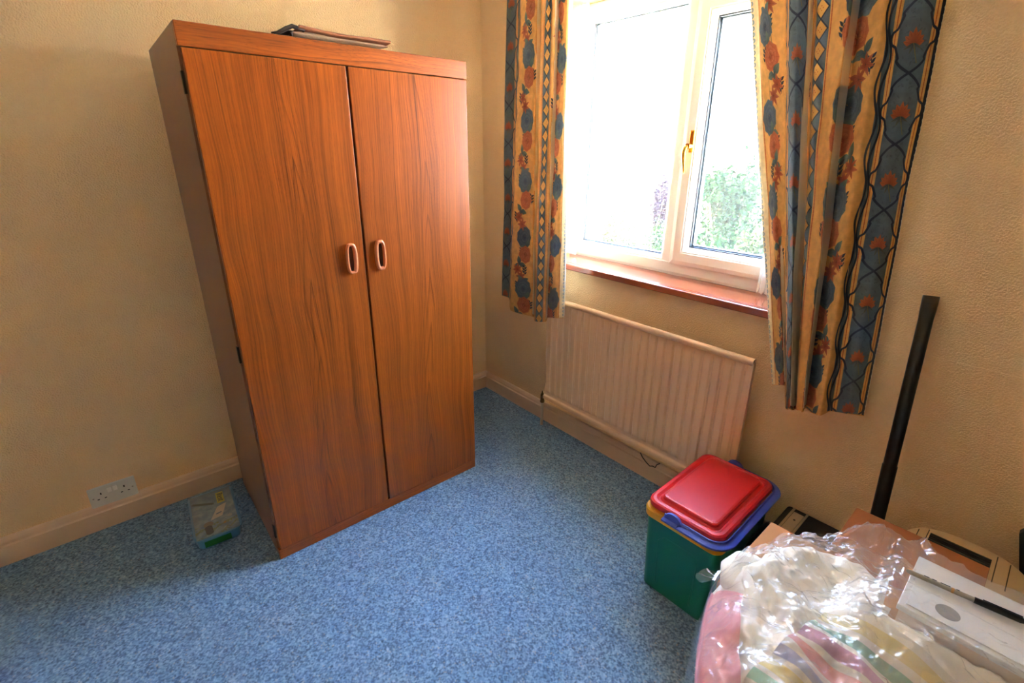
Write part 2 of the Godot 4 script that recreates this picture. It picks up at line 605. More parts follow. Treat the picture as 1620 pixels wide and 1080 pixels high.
func build_window() -> void:
	# varnished window board with a nosing
	var s := Geo.new()
	s.add(box(Vector3(-0.002, 0.893, 0.502), Vector3(0.20, 0.921, 1.708), 0.001))
	s.add(box(Vector3(-0.036, 0.893, 0.455), Vector3(-0.0005, 0.921, 1.765), 0.006))
	struct("trim_1", s, M.sill, "red-brown varnished wooden window sill above the radiator", "window sill")
	var w := Node3D.new()
	w.name = "window_1"
	add_child(w)
	tag(w, "white plastic double-glazed window with one fixed light and one opening sash", "window", "", "structure")
	var z0 := 0.515
	var z1 := 1.705
	var y0 := 0.922
	var y1 := 2.038
	var zm := 1.114   # edge of the sash over the mullion
	# outer frame with a bead round the fixed light
	obj("outer_frame", Geo.new().ring_frame(z0, z1, y0, y1, [Vector2(0, 0.24), Vector2(0, 0.170), Vector2(0.012, 0.166), Vector2(0.052, 0.166), Vector2(0.055, 0.170), Vector2(0.055, 0.24), Vector2(0, 0.24)]), M.upvc, w)
	obj("mullion", Geo.new().rbox(Vector3(0.203, (y0 + y1) / 2, 1.107), Vector3(0.074, y1 - y0 - 0.112, 0.062), 0.003), M.upvc, w)
	obj("glazing_bead", Geo.new().ring_frame(z0 + 0.0555, 1.0755, y0 + 0.0555, y1 - 0.0555, [Vector2(0, 0.2), Vector2(0, 0.171), Vector2(0.006, 0.171), Vector2(0.02, 0.186), Vector2(0.02, 0.2)]), M.upvc, w)
	obj("gasket", Geo.new().ring_frame(z0 + 0.0735, 1.0575, y0 + 0.0735, y1 - 0.0735, [Vector2(0, 0.197), Vector2(0, 0.1885), Vector2(0.0035, 0.1885), Vector2(0.0035, 0.197)]), M.gasket, w)
	obj("spacer_bar", Geo.new().ring_frame(z0 + 0.0695, 1.0615, y0 + 0.0695, y1 - 0.0695, [Vector2(0, 0.214), Vector2(0, 0.2005), Vector2(0.012, 0.2005), Vector2(0.012, 0.214), Vector2(0, 0.214)]), M.spacer, w)
	for x in [0.198, 0.217]:
		obj("pane", Geo.new().rbox(Vector3(x, (y0 + y1) / 2, (z0 + 0.07 + 1.061) / 2), Vector3(0.004, y1 - y0 - 0.14, 1.061 - z0 - 0.07), 0.0003), M.pane, w)
	# opening sash, proud of the frame
	var sash := Node3D.new()
	sash.name = "sash"
	w.add_child(sash)
	tag(sash, "opening sash with a brass handle", "")
	var sz1 := 1.672
	var sy0 := 0.972
	var sy1 := 1.972
	obj("sash_frame", Geo.new().ring_frame(zm, sz1, sy0, sy1, [Vector2(0, 0.225), Vector2(0, 0.158), Vector2(0.003, 0.154), Vector2(0.020, 0.148), Vector2(0.053, 0.148), Vector2(0.056, 0.152), Vector2(0.060, 0.152), Vector2(0.078, 0.172), Vector2(0.078, 0.225), Vector2(0, 0.225)]), M.upvc, sash)
	obj("sash_gasket", Geo.new().ring_frame(zm + 0.0775, sz1 - 0.0775, sy0 + 0.0775, sy1 - 0.0775, [Vector2(0, 0.20), Vector2(0, 0.1735), Vector2(0.004, 0.1735), Vector2(0.004, 0.20)]), M.gasket, sash)
	obj("sash_spacer_bar", Geo.new().ring_frame(zm + 0.074, sz1 - 0.074, sy0 + 0.074, sy1 - 0.074, [Vector2(0, 0.205), Vector2(0, 0.1885), Vector2(0.013, 0.1885), Vector2(0.013, 0.205), Vector2(0, 0.205)]), M.spacer, sash)
	for x in [0.186, 0.2075]:
		obj("sash_pane", Geo.new().rbox(Vector3(x, (sy0 + sy1) / 2, (zm + sz1) / 2), Vector3(0.004, sy1 - sy0 - 0.15, sz1 - zm - 0.15), 0.0003), M.pane, sash)
	# brass lever handle: plate, neck and drooping lever
	var hg := Geo.new()
	hg.rbox(Vector3(0.145, 1.467, 1.160), Vector3(0.008, 0.082, 0.019), 0.004)
	hg.tube([Vector3(0.143, 1.450, 1.160), Vector3(0.124, 1.449, 1.158), Vector3(0.112, 1.442, 1.154), Vector3(0.108, 1.425, 1.153), Vector3(0.111, 1.39, 1.155), Vector3(0.118, 1.35, 1.158)], [0.0085, 0.009, 0.0095, 0.008, 0.0065, 0.004], 12)
	hg.tube([Vector3(0.141, 1.449, 1.160), Vector3(0.116, 1.449, 1.160)], [0.011, 0.011], 14)
	obj("window_handle", hg, M.brass, sash)
	# net curtains bunched at both sides of the reveal
	var net := mat(Color(0.97, 0.96, 0.93), 0.9)
	net.backlight_enabled = true
	net.backlight = Color(0.8, 0.8, 0.78)
	net.transparency = BaseMaterial3D.TRANSPARENCY_ALPHA
	net.albedo_color.a = 0.5
	for side in 2:
		var za := 0.507 if side == 0 else 1.512
		var zb := 0.604 if side == 0 else 1.70
		var f := func(u: float, v: float) -> Vector3:
			var fold := sin(u * TAU * (5.0 if side == 0 else 8.0))
			var hem := 0.928 + 0.012 * absf(sin(u * TAU * (5.0 if side == 0 else 8.0)))
			return Vector3(0.125 + 0.014 * fold, lerpf(2.03, hem, v), lerpf(za, zb, u) + 0.004 * sin(v * 9.0 + u * 7.0))
		var o := obj("net_curtain", Geo.new().grid(81, 30, f), net)
		tag(o, ["narrow white net curtain behind the left patterned curtain, scalloped hem on the sill", "white net curtain behind the right patterned curtain, beside the opening sash"][side], "net curtain")


func leaf_crown(parent: Node, centre: Vector3, size: Vector3, count: int, leaf: float, c: Color, sd: int) -> void:
	var rng := RandomNumberGenerator.new()
	rng.seed = sd
	var g := Geo.new()
	g.vert(Vector3(0, 0, 0), Vector3(0, 0, 1)); g.vert(Vector3(0.42, 0.5, 0.08), Vector3(0.3, 0, 1).normalized()); g.vert(Vector3(0, 1, -0.05), Vector3(0, 0.2, 1).normalized()); g.vert(Vector3(-0.42, 0.5, 0.08), Vector3(-0.3, 0, 1).normalized())
	g.tri(0, 1, 2); g.tri(0, 2, 3)
	var m := mat(Color.WHITE, 0.8)
	m.vertex_color_use_as_albedo = true
	m.metallic_specular = 0.08
	m.backlight_enabled = true
	m.backlight = Color(0.3, 0.3, 0.3)
	var mesh := g.mesh()
	mesh.surface_set_material(0, m)
	var mm := MultiMesh.new()
	mm.transform_format = MultiMesh.TRANSFORM_3D
	mm.use_colors = true
	mm.mesh = mesh
	mm.instance_count = count
	# clustered sprays, denser towards the outside of the crown
	var hubs := []
	for k in 46:
		var d := Vector3(rng.randfn(), rng.randfn(), rng.randfn()).normalized()
		hubs.append(centre + d * size * pow(rng.randf(), 0.35) * 0.85)
	for k in count:
		var hub: Vector3 = hubs[k % hubs.size()]
		var p: Vector3 = hub + Vector3(rng.randfn(), rng.randfn(), rng.randfn()) * size * 0.17
		var b := Basis.from_euler(Vector3(rng.randf_range(-1.2, 1.2), rng.randf() * TAU, rng.randf() * TAU)) * (leaf * rng.randf_range(0.7, 1.3))
		mm.set_instance_transform(k, Transform3D(b, p))
		var q := rng.randf_range(0.7, 1.35)
		mm.set_instance_color(k, Color(c.r * q, c.g * q * rng.randf_range(0.93, 1.07), c.b * q))
	var o := MultiMeshInstance3D.new()
	o.name = "foliage"
	o.multimesh = mm
	o.material_override = m
	o.set_meta("kind", "stuff")
	parent.add_child(o)


func tree(called: String, label: String, category: String, foot: Vector3, crown: Vector3, size: Vector3, count: int, leaf: float, c: Color, sd: int, trunk := 0.09) -> void:
	var t := thing(called, label, category, foot)
	var top := crown - foot
	var g := Geo.new()
	g.tube([Vector3.ZERO, Vector3(0.03, top.y * 0.4, 0.02), top * Vector3(1, 0.85, 1), top], [trunk, trunk * 0.8, trunk * 0.6, trunk * 0.25], 9)
	for k in 7:
		var a := k * 2.4
		var base := Vector3(0.03, top.y * (0.5 + 0.05 * k), 0.02)
		g.tube([base, base + Vector3(cos(a), 0.9, sin(a)) * size.x * 0.35, top + Vector3(cos(a), 0.3, sin(a)) * size * 0.7], [trunk * 0.4, trunk * 0.28, trunk * 0.1], 6)
	obj("trunk", g, mat(c8(110, 92, 76), 0.9), t)
	leaf_crown(t, top, size, count, leaf, c, sd)


func build_outside() -> void:
	var G := -2.7
	struct("ground", box(Vector3(0.6, G - 0.2, -40), Vector3(45, G, 20), 0.01), bump(triplanar(mat(c8(206, 204, 190), 0.95), 0.5), noise_tex(noise(0.1, 71), 256), 1.0), "pale paved garden ground outside the window", "ground")
	# house across the gardens
	var h := thing("house", "pale rendered house with a low pitched roof seen faintly across the gardens", "house", Vector3(21, G, -9.4))
	obj("house_wall", Geo.new().rbox(Vector3(2.5, 2.37, 0), Vector3(5, 4.74, 13), 0.02), mat(c8(236, 228, 214), 0.9), h)
	var roof := Geo.new().prism([Vector2(-0.45, 4.74), Vector2(2.5, 5.2), Vector2(5.45, 4.74), Vector2(5.45, 4.62), Vector2(-0.45, 4.62)], Vector3(0, 0, 13.8), func(p: Vector2): return Vector3(p.x, p.y, -6.9))
	obj("roof", roof, mat(c8(46, 34, 30), 0.9), h)
	for z in [-5.0, -2.2, 0.8, 3.8]:
		var fr := obj("house_window", Geo.new().ring_frame(z, z + 1.3, 1.5, 2.8, [Vector2(0, 0.02), Vector2(0, -0.04), Vector2(0.08, -0.04), Vector2(0.08, 0.02)]), M.upvc, h)
		obj("house_pane", Geo.new().rbox(Vector3(-0.006, 2.15, z + 0.65), Vector3(0.01, 1.16, 1.16), 0.001), mat(c8(120, 135, 145), 0.1), fr)
	var gar := thing("garage", "low flat-roofed garage with a terracotta edge in front of the house", "garage", Vector3(17.0, G, -11.2))
	obj("garage_wall", Geo.new().rbox(Vector3(1.2, 2.0, 0), Vector3(2.4, 4.0, 2.0), 0.02), mat(c8(232, 226, 214), 0.9), gar)
	obj("garage_roof", Geo.new().rbox(Vector3(1.2, 4.06, 0), Vector3(2.6, 0.12, 1.6), 0.02), mat(c8(92, 40, 30), 0.85), gar)
	tree("copper_tree", "purple-leaved tree seen through the left pane", "tree", Vector3(12, G, -6.75), Vector3(12, -0.1, -6.6), Vector3(0.8, 0.85, 0.8), 3600, 0.10, Color(0.016, 0.0075, 0.0125), 81)
	tree("green_tree", "tall leafy green tree filling the right pane", "tree", Vector3(8.5, G, -2.75), Vector3(8.5, 0.25, -2.7), Vector3(0.9, 1.15, 0.75), 4800, 0.10, Color(0.008, 0.023, 0.006), 82)
	tree("shrub", "yellow-green garden shrub low in the left pane", "shrub", Vector3(10, G, -6.45), Vector3(10, -0.85, -6.4), Vector3(0.8, 0.8, 0.85), 3400, 0.09, Color(0.019, 0.024, 0.0045), 83, 0.05)
	tree("shrub", "small bright green shrub beside the mullion", "shrub", Vector3(9.5, G, -4.85), Vector3(9.5, -0.95, -4.85), Vector3(0.55, 0.8, 0.55), 1800, 0.08, Color(0.011, 0.027, 0.007), 84, 0.05)
	tree("shrub", "pale lime shrub at the foot of the green tree", "shrub", Vector3(7.0, G, -1.4), Vector3(7.0, -0.28, -1.35), Vector3(0.6, 0.5, 0.55), 2200, 0.08, Color(0.018, 0.030, 0.008), 85, 0.05)


func build_wardrobe() -> void:
	var yaw := 0.0128
	# local origin: right back bottom corner; x runs left as negative, z towards the room
	var w := thing("wardrobe", "tall teak-veneer two-door wardrobe standing against the cream wall", "wardrobe", Vector3(-0.5593, 0, 0.0967), -yaw)
	var W := 0.8804
	var D := 0.5532
	var H := 1.7248
	var fx := D - 0.019        # front plane of the carcass, behind the doors
	var side_l := obj("side_panel", Geo.new().rbox(Vector3(-W + 0.009, H / 2 + 0.006, fx / 2), Vector3(0.018, H - 0.012, fx), 0.0015), M.teak_side, w)
	side_l.set_meta("label", "plain brown side panel")
	obj("side_panel", Geo.new().rbox(Vector3(-0.009, H / 2 + 0.006, fx / 2), Vector3(0.018, H - 0.012, fx), 0.0015), M.teak_side, w)
	obj("back_panel", Geo.new().rbox(Vector3(-W / 2, H / 2, 0.004), Vector3(W - 0.038, H - 0.05, 0.006), 0.001), M.teak_side, w)
	obj("top_panel", Geo.new().rbox(Vector3(-W / 2, H - 0.010, fx / 2), Vector3(W - 0.037, 0.018, fx - 0.002), 0.001), M.teak_side, w)
	obj("base_panel", Geo.new().rbox(Vector3(-W / 2, 0.06, fx / 2), Vector3(W - 0.037, 0.018, fx - 0.002), 0.001), M.teak_side, w)
	obj("mid_partition", Geo.new().rbox(Vector3(-W / 2 - 0.01, H / 2, fx / 2), Vector3(0.016, H - 0.14, fx - 0.03), 0.001), M.teak_side, w)
	# top rail, grain across
	var g := Geo.new().rbox(Vector3(-W / 2, H - 0.0285, D - 0.0095), Vector3(W, 0.057, 0.019), 0.0025)
	for i in g.t.size():
		g.t[i] = Vector2(g.t[i].y * 2.2 + 0.4, g.t[i].x * 0.9 + 0.5)
	obj("top_rail", g, M.teak, w)
	# plinth rail
	var pg := Geo.new().rbox(Vector3(-W / 2, 0.0225, D - 0.012), Vector3(W, 0.043, 0.017), 0.002)
	for i in pg.t.size():
		pg.t[i] = Vector2(pg.t[i].y * 2.2 + 0.1, pg.t[i].x * 0.9 + 0.5)
	obj("plinth_rail", pg, M.teak, w)
	# doors
	var gap := -0.4455
	var spans := [[-W + 0.006, gap - 0.0035], [gap + 0.0035, -0.001]]
	for k in 2:
		var xa: float = spans[k][0]
		var xb: float = spans[k][1]
		var dg := Geo.new().rbox(Vector3((xa + xb) / 2, (1.6655 + 0.047) / 2, D - 0.009), Vector3(xb - xa, 1.6655 - 0.047, 0.018), 0.003)
		for i in dg.t.size():
			var p: Vector3 = dg.v[i]
			var u := (p.x - xa) / (xb - xa)
			dg.t[i] = Vector2(0.01 + u * 0.98, (1.67 - p.y) / 1.63)
		var door := obj("door", dg, M["teak_door_%d" % k], w)
		# recessed loop handle: rounded ring, one long side thicker
		var hx := -0.4975 if k == 0 else -0.392
		var hg := Geo.new()
		var ring := func(u: float, v: float) -> Vector3:
			var a := u * TAU
			var b := v * TAU
			var lx := 0.0145
			var ly := 0.0475
			# squared oval path
			var ca := signf(cos(a)) * pow(absf(cos(a)), 0.55)
			var sa := signf(sin(a)) * pow(absf(sin(a)), 0.75)
			var path := Vector3(ca * lx, sa * ly, 0)
			var outd := Vector3(cos(a) * 1.0, sin(a) * 0.55, 0).normalized()
			var thick := 0.0052 + 0.0018 * (1.0 if (cos(a) > 0.3) == (k == 0) else 0.0)
			return Vector3(hx, 1.0755, D) + path + outd * cos(b) * thick + Vector3(0, 0, 0.007 + sin(b) * 0.0085)
		hg.grid(65, 17, ring)
		var ho := obj("handle", hg, M.handle_wood, door)
		ho.set_meta("label", "oval wooden loop handle")
		obj("handle_recess", Geo.new().rbox(Vector3(hx, 1.0755, D + 0.0006), Vector3(0.028, 0.094, 0.001), 0.0004), mat(c8(96, 50, 26), 0.4), door)
	# hinges on both outer edges
	for y in [1.585, 0.815, 0.12]:
		obj("hinge", Geo.new().rbox(Vector3(-W + 0.001, y, fx - 0.0035), Vector3(0.006, 0.055, 0.014), 0.001), M.dark, w)
	# flat folded bag lying on top
	var b := thing("folded_bag", "flat folded tan bag with a dark twisted strap on top of the wardrobe", "bag", Vector3(-1.0, 1.725, 0.5))
	var body := func(u: float, v: float) -> Vector3:
		var a := v * TAU
		var hh := 0.0165 - 0.005 * u + 0.003 * sin(u * 7.0)
		return Vector3(lerpf(-0.15, 0.155, u) + 0.004 * sin(a * 2.0), 0.0185 + sin(a) * hh * (1.0 - pow(absf(u - 0.5) * 2.0, 14.0)) * 0.8, signf(cos(a)) * pow(absf(cos(a)), 0.4) * 0.10)
	obj("bag_body", Geo.new().grid(40, 33, body), bump(triplanar(mat(c8(226, 188, 150), 0.8), 6.0, false), M.wall_tex, 0.1), b)
	var flap := func(u: float, v: float) -> Vector3:
		var sag := 0.006 * sin(u * PI) * (0.5 + 0.5 * sin(u * 5.0))
		return Vector3(lerpf(-0.13, 0.158, u), 0.034 - 0.004 * u - sag + 0.003 * sin(v * TAU), lerpf(-0.10, 0.112, v))
	var flap_low := func(u: float, v: float) -> Vector3:
		return (flap.call(u, v) as Vector3) - Vector3(0, 0.004, 0)
	obj("bag_flap", Geo.new().grid(40, 16, flap).grid(40, 16, flap_low, null, true).tube([flap.call(0, 1), flap.call(0.25, 1), flap.call(0.5, 1), flap.call(0.75, 1), flap.call(1, 1)], [0.0045], 8), mat(c8(158, 96, 58), 0.6), b)
	var strap := Geo.new()
	strap.tube([Vector3(-0.195, 0.007, 0.10), Vector3(-0.165, 0.024, 0.105), Vector3(-0.145, 0.034, 0.10), Vector3(-0.115, 0.028, 0.105), Vector3(-0.105, 0.024, 0.06), Vector3(-0.15, 0.03, 0.02), Vector3(-0.19, 0.008, 0.0)], [0.005, 0.006, 0.006, 0.005, 0.005, 0.006, 0.004], 8)
	strap.tube([Vector3(-0.20, 0.008, 0.085), Vector3(-0.17, 0.014, 0.095), Vector3(-0.14, 0.018, 0.09), Vector3(-0.155, 0.010, 0.105)], [0.006, 0.008, 0.007, 0.005], 8)
	obj("bag_strap", strap, mat(c8(62, 46, 38), 0.6), b)


# printed chintz: blue trellis, lily sprigs, diamonds and roses, repeated across the cloth
func chintz() -> ImageTexture:
	var W := 1024
	var Hh := 870
	var S := W / 0.60
	var gold := c8(222, 164, 88)
	var blue := c8(92, 106, 112)
	var navy := c8(38, 46, 62)
	var rust := c8(178, 84, 36)
	var P := Paint.new(W, Hh, gold)
	var rng := RandomNumberGenerator.new()
	rng.seed = 5
	var tone := noise(0.02, 91)
	for y in Hh:
		for x in W:
			var u := x / S
			var c := gold
			if u < 0.012: c = navy
			elif u < 0.030: c = gold
			elif u < 0.110: c = blue
			elif u < 0.128: c = gold
			elif u < 0.142: c = blue
			elif u > 0.341 and u < 0.391:
				c = blue
			elif u > 0.566: c = c8(240, 214, 160)
			P.px(x, y, c.lightened(0.0) * (1.0 + 0.09 * tone.get_noise_2d(x, y)), 1.0)
	# rust dashed lines
	for lu in [0.0215, 0.119, 0.336, 0.396, 0.562]:
		for k in 48:
			P.line(Vector2(lu * S, k * Hh / 48.0), Vector2(lu * S, (k + 0.72) * Hh / 48.0), 2.6, rust)
	# mottled leaves in the trellis ground
	for k in 90:
		P.petal(Vector2(rng.randf_range(0.034, 0.104) * S, rng.randf() * Hh), rng.randf() * TAU, rng.randf_range(14, 30), rng.randf_range(6, 12), blue.darkened(0.25), blue.lightened(0.12), 0.55)
	# trellis ogees and lotus flowers
	for k in 3:
		var cy := (k + 0.5) * Hh / 3.0
		for side in [-1.0, 1.0]:
			var last := Vector2.ZERO
			for i in 61:
				var s := i / 60.0
				var width := 0.052 * pow(sin(s * PI), 0.8) * (1.0 + 0.14 * signf(sin(s * PI * 5.0)) * pow(absf(sin(s * PI * 5.0)), 0.3))
				var p := Vector2((0.070 + side * width) * S, cy + (s - 0.5) * Hh / 3.0)
				if i: P.line(last, p, 5.2, navy)
				last = p
		for i in 7:
			P.petal(Vector2(0.070 * S, cy + 34), -PI / 2 + (i - 3) * 0.42, 68 - absf(i - 3) * 7, 28, c8(140, 66, 36), c8(190, 104, 56))
		for i in 4:
			P.petal(Vector2(0.070 * S, cy + 30), PI / 2 + (i - 1.5) * 0.7, 44, 12, blue.darkened(0.3), c8(112, 116, 92))
		P.line(Vector2(0.070 * S, cy + 30), Vector2(0.055 * S, cy + 105), 2.0, c8(120, 112, 74))
	# wavy navy lines
	for off in [0.132, 0.144]:
		var last2 := Vector2(off * S, 0)
		for i in 121:
			var p2 := Vector2((off + 0.008 * sin(i / 120.0 * TAU * 3.0 + (0.6 if off > 0.14 else 0.0))) * S, i / 120.0 * Hh)
			if i: P.line(last2, p2, 5.0, navy)
			last2 = p2
	# scalloped selvedge
	for k in 30:
		P.dot(0.593 * S, (k + 0.5) * Hh / 30.0, 11.0, c8(120, 138, 150), 0.8)
		P.dot(0.597 * S, (k + 0.5) * Hh / 30.0, 8.0, c8(220, 205, 170), 1.0)
	# diamonds
	for k in 10:
		var cy2 := (k + 0.5) * Hh / 10.0
		var cx := 0.366 * S
		for j in range(-40, 41):
			var half := (1.0 - absf(j) / 41.0) * 33.0
			P.line(Vector2(cx - half, cy2 + j), Vector2(cx + half, cy2 + j), 0.8, c8(222, 166, 84))
		for sx in [-1, 1]:
			for sy in [-1, 1]:
				P.line(Vector2(cx + sx * 38.0, cy2), Vector2(cx, cy2 + sy * 43.5), 3.0, navy)
		for o in [Vector2(0, -9), Vector2(0, 9), Vector2(8, 0), Vector2(-8, 0)]:
			P.dot(cx + o.x, cy2 + o.y, 2.6, rust)
	# floral bands
	var leaf_a := c8(70, 88, 92)
	var leaf_b := c8(120, 134, 108)
	for band in 2:
		var cx2 := (0.235 if band == 0 else 0.482) * S
		var stem := Vector2(cx2, 0)
		for i in 41:
			var p3 := Vector2(cx2 + 34.0 * sin(i / 40.0 * TAU * 2.0 + band), i / 40.0 * Hh)
			if i: P.line(stem, p3, 2.4, c8(116, 104, 60))
			stem = p3
		for k in 6:
			var base := Vector2(cx2 + 44.0 * sin(k * 2.1 + band), (k + 0.3 + 0.5 * band) * Hh / 6.0)
			for i in 3:
				P.petal(base, k * 1.3 + i * 1.9, 74, 42, leaf_a, leaf_b)
			# dark sprig
			var sp := base + Vector2(-58.0 if k % 2 else 58.0, 55)
			for i in 6:
				P.petal(sp + Vector2(0, i * 11 - 30), (-0.7 if i % 2 else PI + 0.7), 34, 15, navy, navy.lightened(0.08))
			P.line(sp + Vector2(0, -30), sp + Vector2(0, 34), 1.8, navy)
			if k % 3 == 0:
				# large blue rose
				var rc := base + Vector2(10, 62)
				for ring in 3:
					for i in 9 - ring * 2:
						P.petal(rc, i * TAU / (9 - ring * 2) + ring * 0.4, 94 - ring * 26, 74 - ring * 14, c8(48, 62, 76), c8(98, 110, 112).lightened(0.05 * ring), 1.0, 1.9)
				P.dot(rc.x, rc.y, 9, c8(58, 72, 88))
			elif k % 3 == 1:
				# rust rose
				var rc2 := base + Vector2(-14, 60)
				for ring in 3:
					for i in 8 - ring * 2:
						P.petal(rc2, i * TAU / (8 - ring * 2) + ring * 0.5, 76 - ring * 21, 62 - ring * 13, c8(130, 56, 28), c8(200, 112, 64).lightened(0.06 * ring), 1.0, 1.8)
			else:
				# lilies
				for q in 2:
					var rc3 := base + Vector2(-22 + 40 * q, 48 + 56 * q)
					for i in 7:
						P.petal(rc3, i * TAU / 7.0 + 0.3 + q, 58, 21, c8(140, 60, 34), c8(196, 112, 70))
					P.dot(rc3.x, rc3.y, 4, c8(96, 48, 30))
	return P.texture()


# cloth lofted between a heading line and a hem line given by fold columns: [x top, z top, x hem, y hem, z hem, u top, u hem]
func curtain(called: String, label: String, cols: Array, front: Material, lining: Material, seed_: int) -> void:
	var y_top := 2.13
	var m := cols.size()
	var sub := 7
	var nu := (m - 1) * sub + 1
	var nv := 72
	var wob := noise(1.0, seed_)
	var at := func(u: float, v: float) -> Vector3:
		var s := u * (m - 1)
		var i := mini(int(s), m - 2)
		var f := s - i
		var q := []
		for k in 7:
			var p0: float = cols[maxi(i - 1, 0)][k]
			var p1: float = cols[i][k]
			var p2: float = cols[i + 1][k]
			var p3: float = cols[mini(i + 2, m - 1)][k]
			q.append(lerpf(cubic_interpolate(p1, p2, p0, p3, f), lerpf(p1, p2, f), 0.45))
		var y := lerpf(y_top, q[3], v)
		var w := wob.get_noise_2d(u * 9.0, v * 2.5) * 0.007 * sin(v * PI)
		return Vector3(lerpf(q[0], q[2], v) + w, y, lerpf(q[1], q[4], v) + w * 0.6)
	var uv := func(u: float, v: float) -> Vector2:
		var s := u * (m - 1)
		var i := mini(int(s), m - 2)
		var f := s - i
		var uu := lerpf(lerpf(cols[i][5], cols[i + 1][5], f), lerpf(cols[i][6], cols[i + 1][6], f), v)
		return Vector2(uu / 0.60, v * 1.47 / 0.51)
	var t := thing(called, label, "curtain")
	var g := Geo.new().grid(nu, nv, at, uv)
	obj("cloth", g, front, t)
	# lining just behind, a little shorter
	var lin := Geo.new()
	for i in g.v.size():
		var p := g.v[i]
		p.x += 0.0035
		p.y = maxf(p.y, 0.0) + 0.012 * (2.13 - p.y) / 1.5
		lin.vert(p, g.n[i], g.t[i])
	lin.ix = g.ix.duplicate()
	obj("lining", lin, lining, t)
	# hem fold
	var hem := Geo.new()
	var pts := []
	for i in nu:
		pts.append((at.call(float(i) / (nu - 1), 1.0) as Vector3) + Vector3(0.002, 0.001, 0))
	hem.tube(pts, [0.0022], 6)
	for i in hem.t.size():
		hem.t[i] = Vector2(0.3, 0.1)
	obj("hem", hem, front, t)


func build_curtains() -> void:
	var front := mat(Color.WHITE, 0.8)
	front.albedo_texture = chintz()
	front.backlight_enabled = true
	front.backlight = Color(0.42, 0.42, 0.42)
	bump(front, noise_tex(noise(0.15, 95), 256), 0.0)
	front.heightmap_enabled = false
	front.rim_enabled = true
	front.rim = 0.15
	var lining := mat(c8(238, 222, 186), 0.85)
	lining.backlight_enabled = true
	lining.backlight = Color(0.8, 0.8, 0.8)
	var left := [
		[-0.085, 0.304, -0.085, 0.678, 0.263, 0.035, 0.035],
		[-0.095, 0.386, -0.095, 0.680, 0.339, 0.110, 0.110],
		[-0.140, 0.472, -0.140, 0.637, 0.403, 0.160, 0.160],
		[-0.140, 0.551, -0.140, 0.646, 0.559, 0.300, 0.300],
		[-0.105, 0.549, -0.105, 0.629, 0.546, 0.325, 0.325],
		[-0.148, 0.618, -0.165, 0.640, 0.614, 0.335, 0.335],
		[-0.143, 0.661, -0.165, 0.656, 0.685, 0.410, 0.410],
		[-0.107, 0.658, -0.140, 0.670, 0.676, 0.460, 0.460],
		[-0.110, 0.698, -0.155, 0.690, 0.750, 0.550, 0.550],
		[-0.079, 0.693, -0.135, 0.693, 0.779, 0.600, 0.600],
	]
	curtain("curtain", "blue and gold floral curtain on the left of the window, beside the wardrobe", left, front, lining, 7)
	var right := [
		[-0.050, 1.347, -0.050, 0.671, 1.693, 1.200, 1.200],
		[-0.065, 1.383, -0.065, 0.683, 1.711, 1.160, 1.160],
		[-0.075, 1.417, -0.075, 0.696, 1.738, 1.070, 1.070],
		[-0.055, 1.466, -0.055, 0.682, 1.737, 1.000, 1.000],
		[-0.090, 1.488, -0.090, 0.624, 1.763, 0.720, 0.720],
		[-0.115, 1.526, -0.115, 0.639, 1.782, 0.670, 0.670],
		[-0.090, 1.548, -0.090, 0.626, 1.783, 0.630, 0.630],
		[-0.048, 1.554, -0.050, 0.618, 1.781, 0.420, 0.420],
		[-0.100, 1.578, -0.100, 0.638, 1.798, 0.395, 0.330],
		[-0.115, 1.636, -0.115, 0.649, 1.821, 0.335, 0.300],
		[-0.122, 1.682, -0.116, 0.644, 1.818, 0.270, 0.260],
		[-0.046, 1.689, -0.048, 0.631, 1.808, 0.255, 0.240],
		[-0.090, 1.709, -0.090, 0.641, 1.840, 0.240, 0.220],
		[-0.100, 1.759, -0.100, 0.648, 1.867, 0.160, 0.165],
		[-0.060, 1.777, -0.060, 0.655, 1.882, 0.130, 0.130],
		[-0.060, 1.822, -0.060, 0.665, 1.926, 0.075, 0.075],
		[-0.030, 1.871, -0.030, 0.662, 1.963, 0.000, 0.000],
	]
	curtain("curtain", "wide blue and gold floral curtain on the right of the window, beside the black tube", right, front, lining, 8)
	var r := thing("curtain_rail", "plain white curtain rail fixed above the window", "curtain rail", Vector3(0, 2.14, 0))
	obj("rail", Geo.new().rbox(Vector3(-0.075, 0.0, 1.06), Vector3(0.016, 0.024, 1.75), 0.003), M.white_plastic, r)
	for z in [0.3, 1.06, 1.85]:
		obj("bracket", Geo.new().rbox(Vector3(-0.034, 0.008, z), Vector3(0.068, 0.012, 0.02), 0.002), M.white_plastic, r)


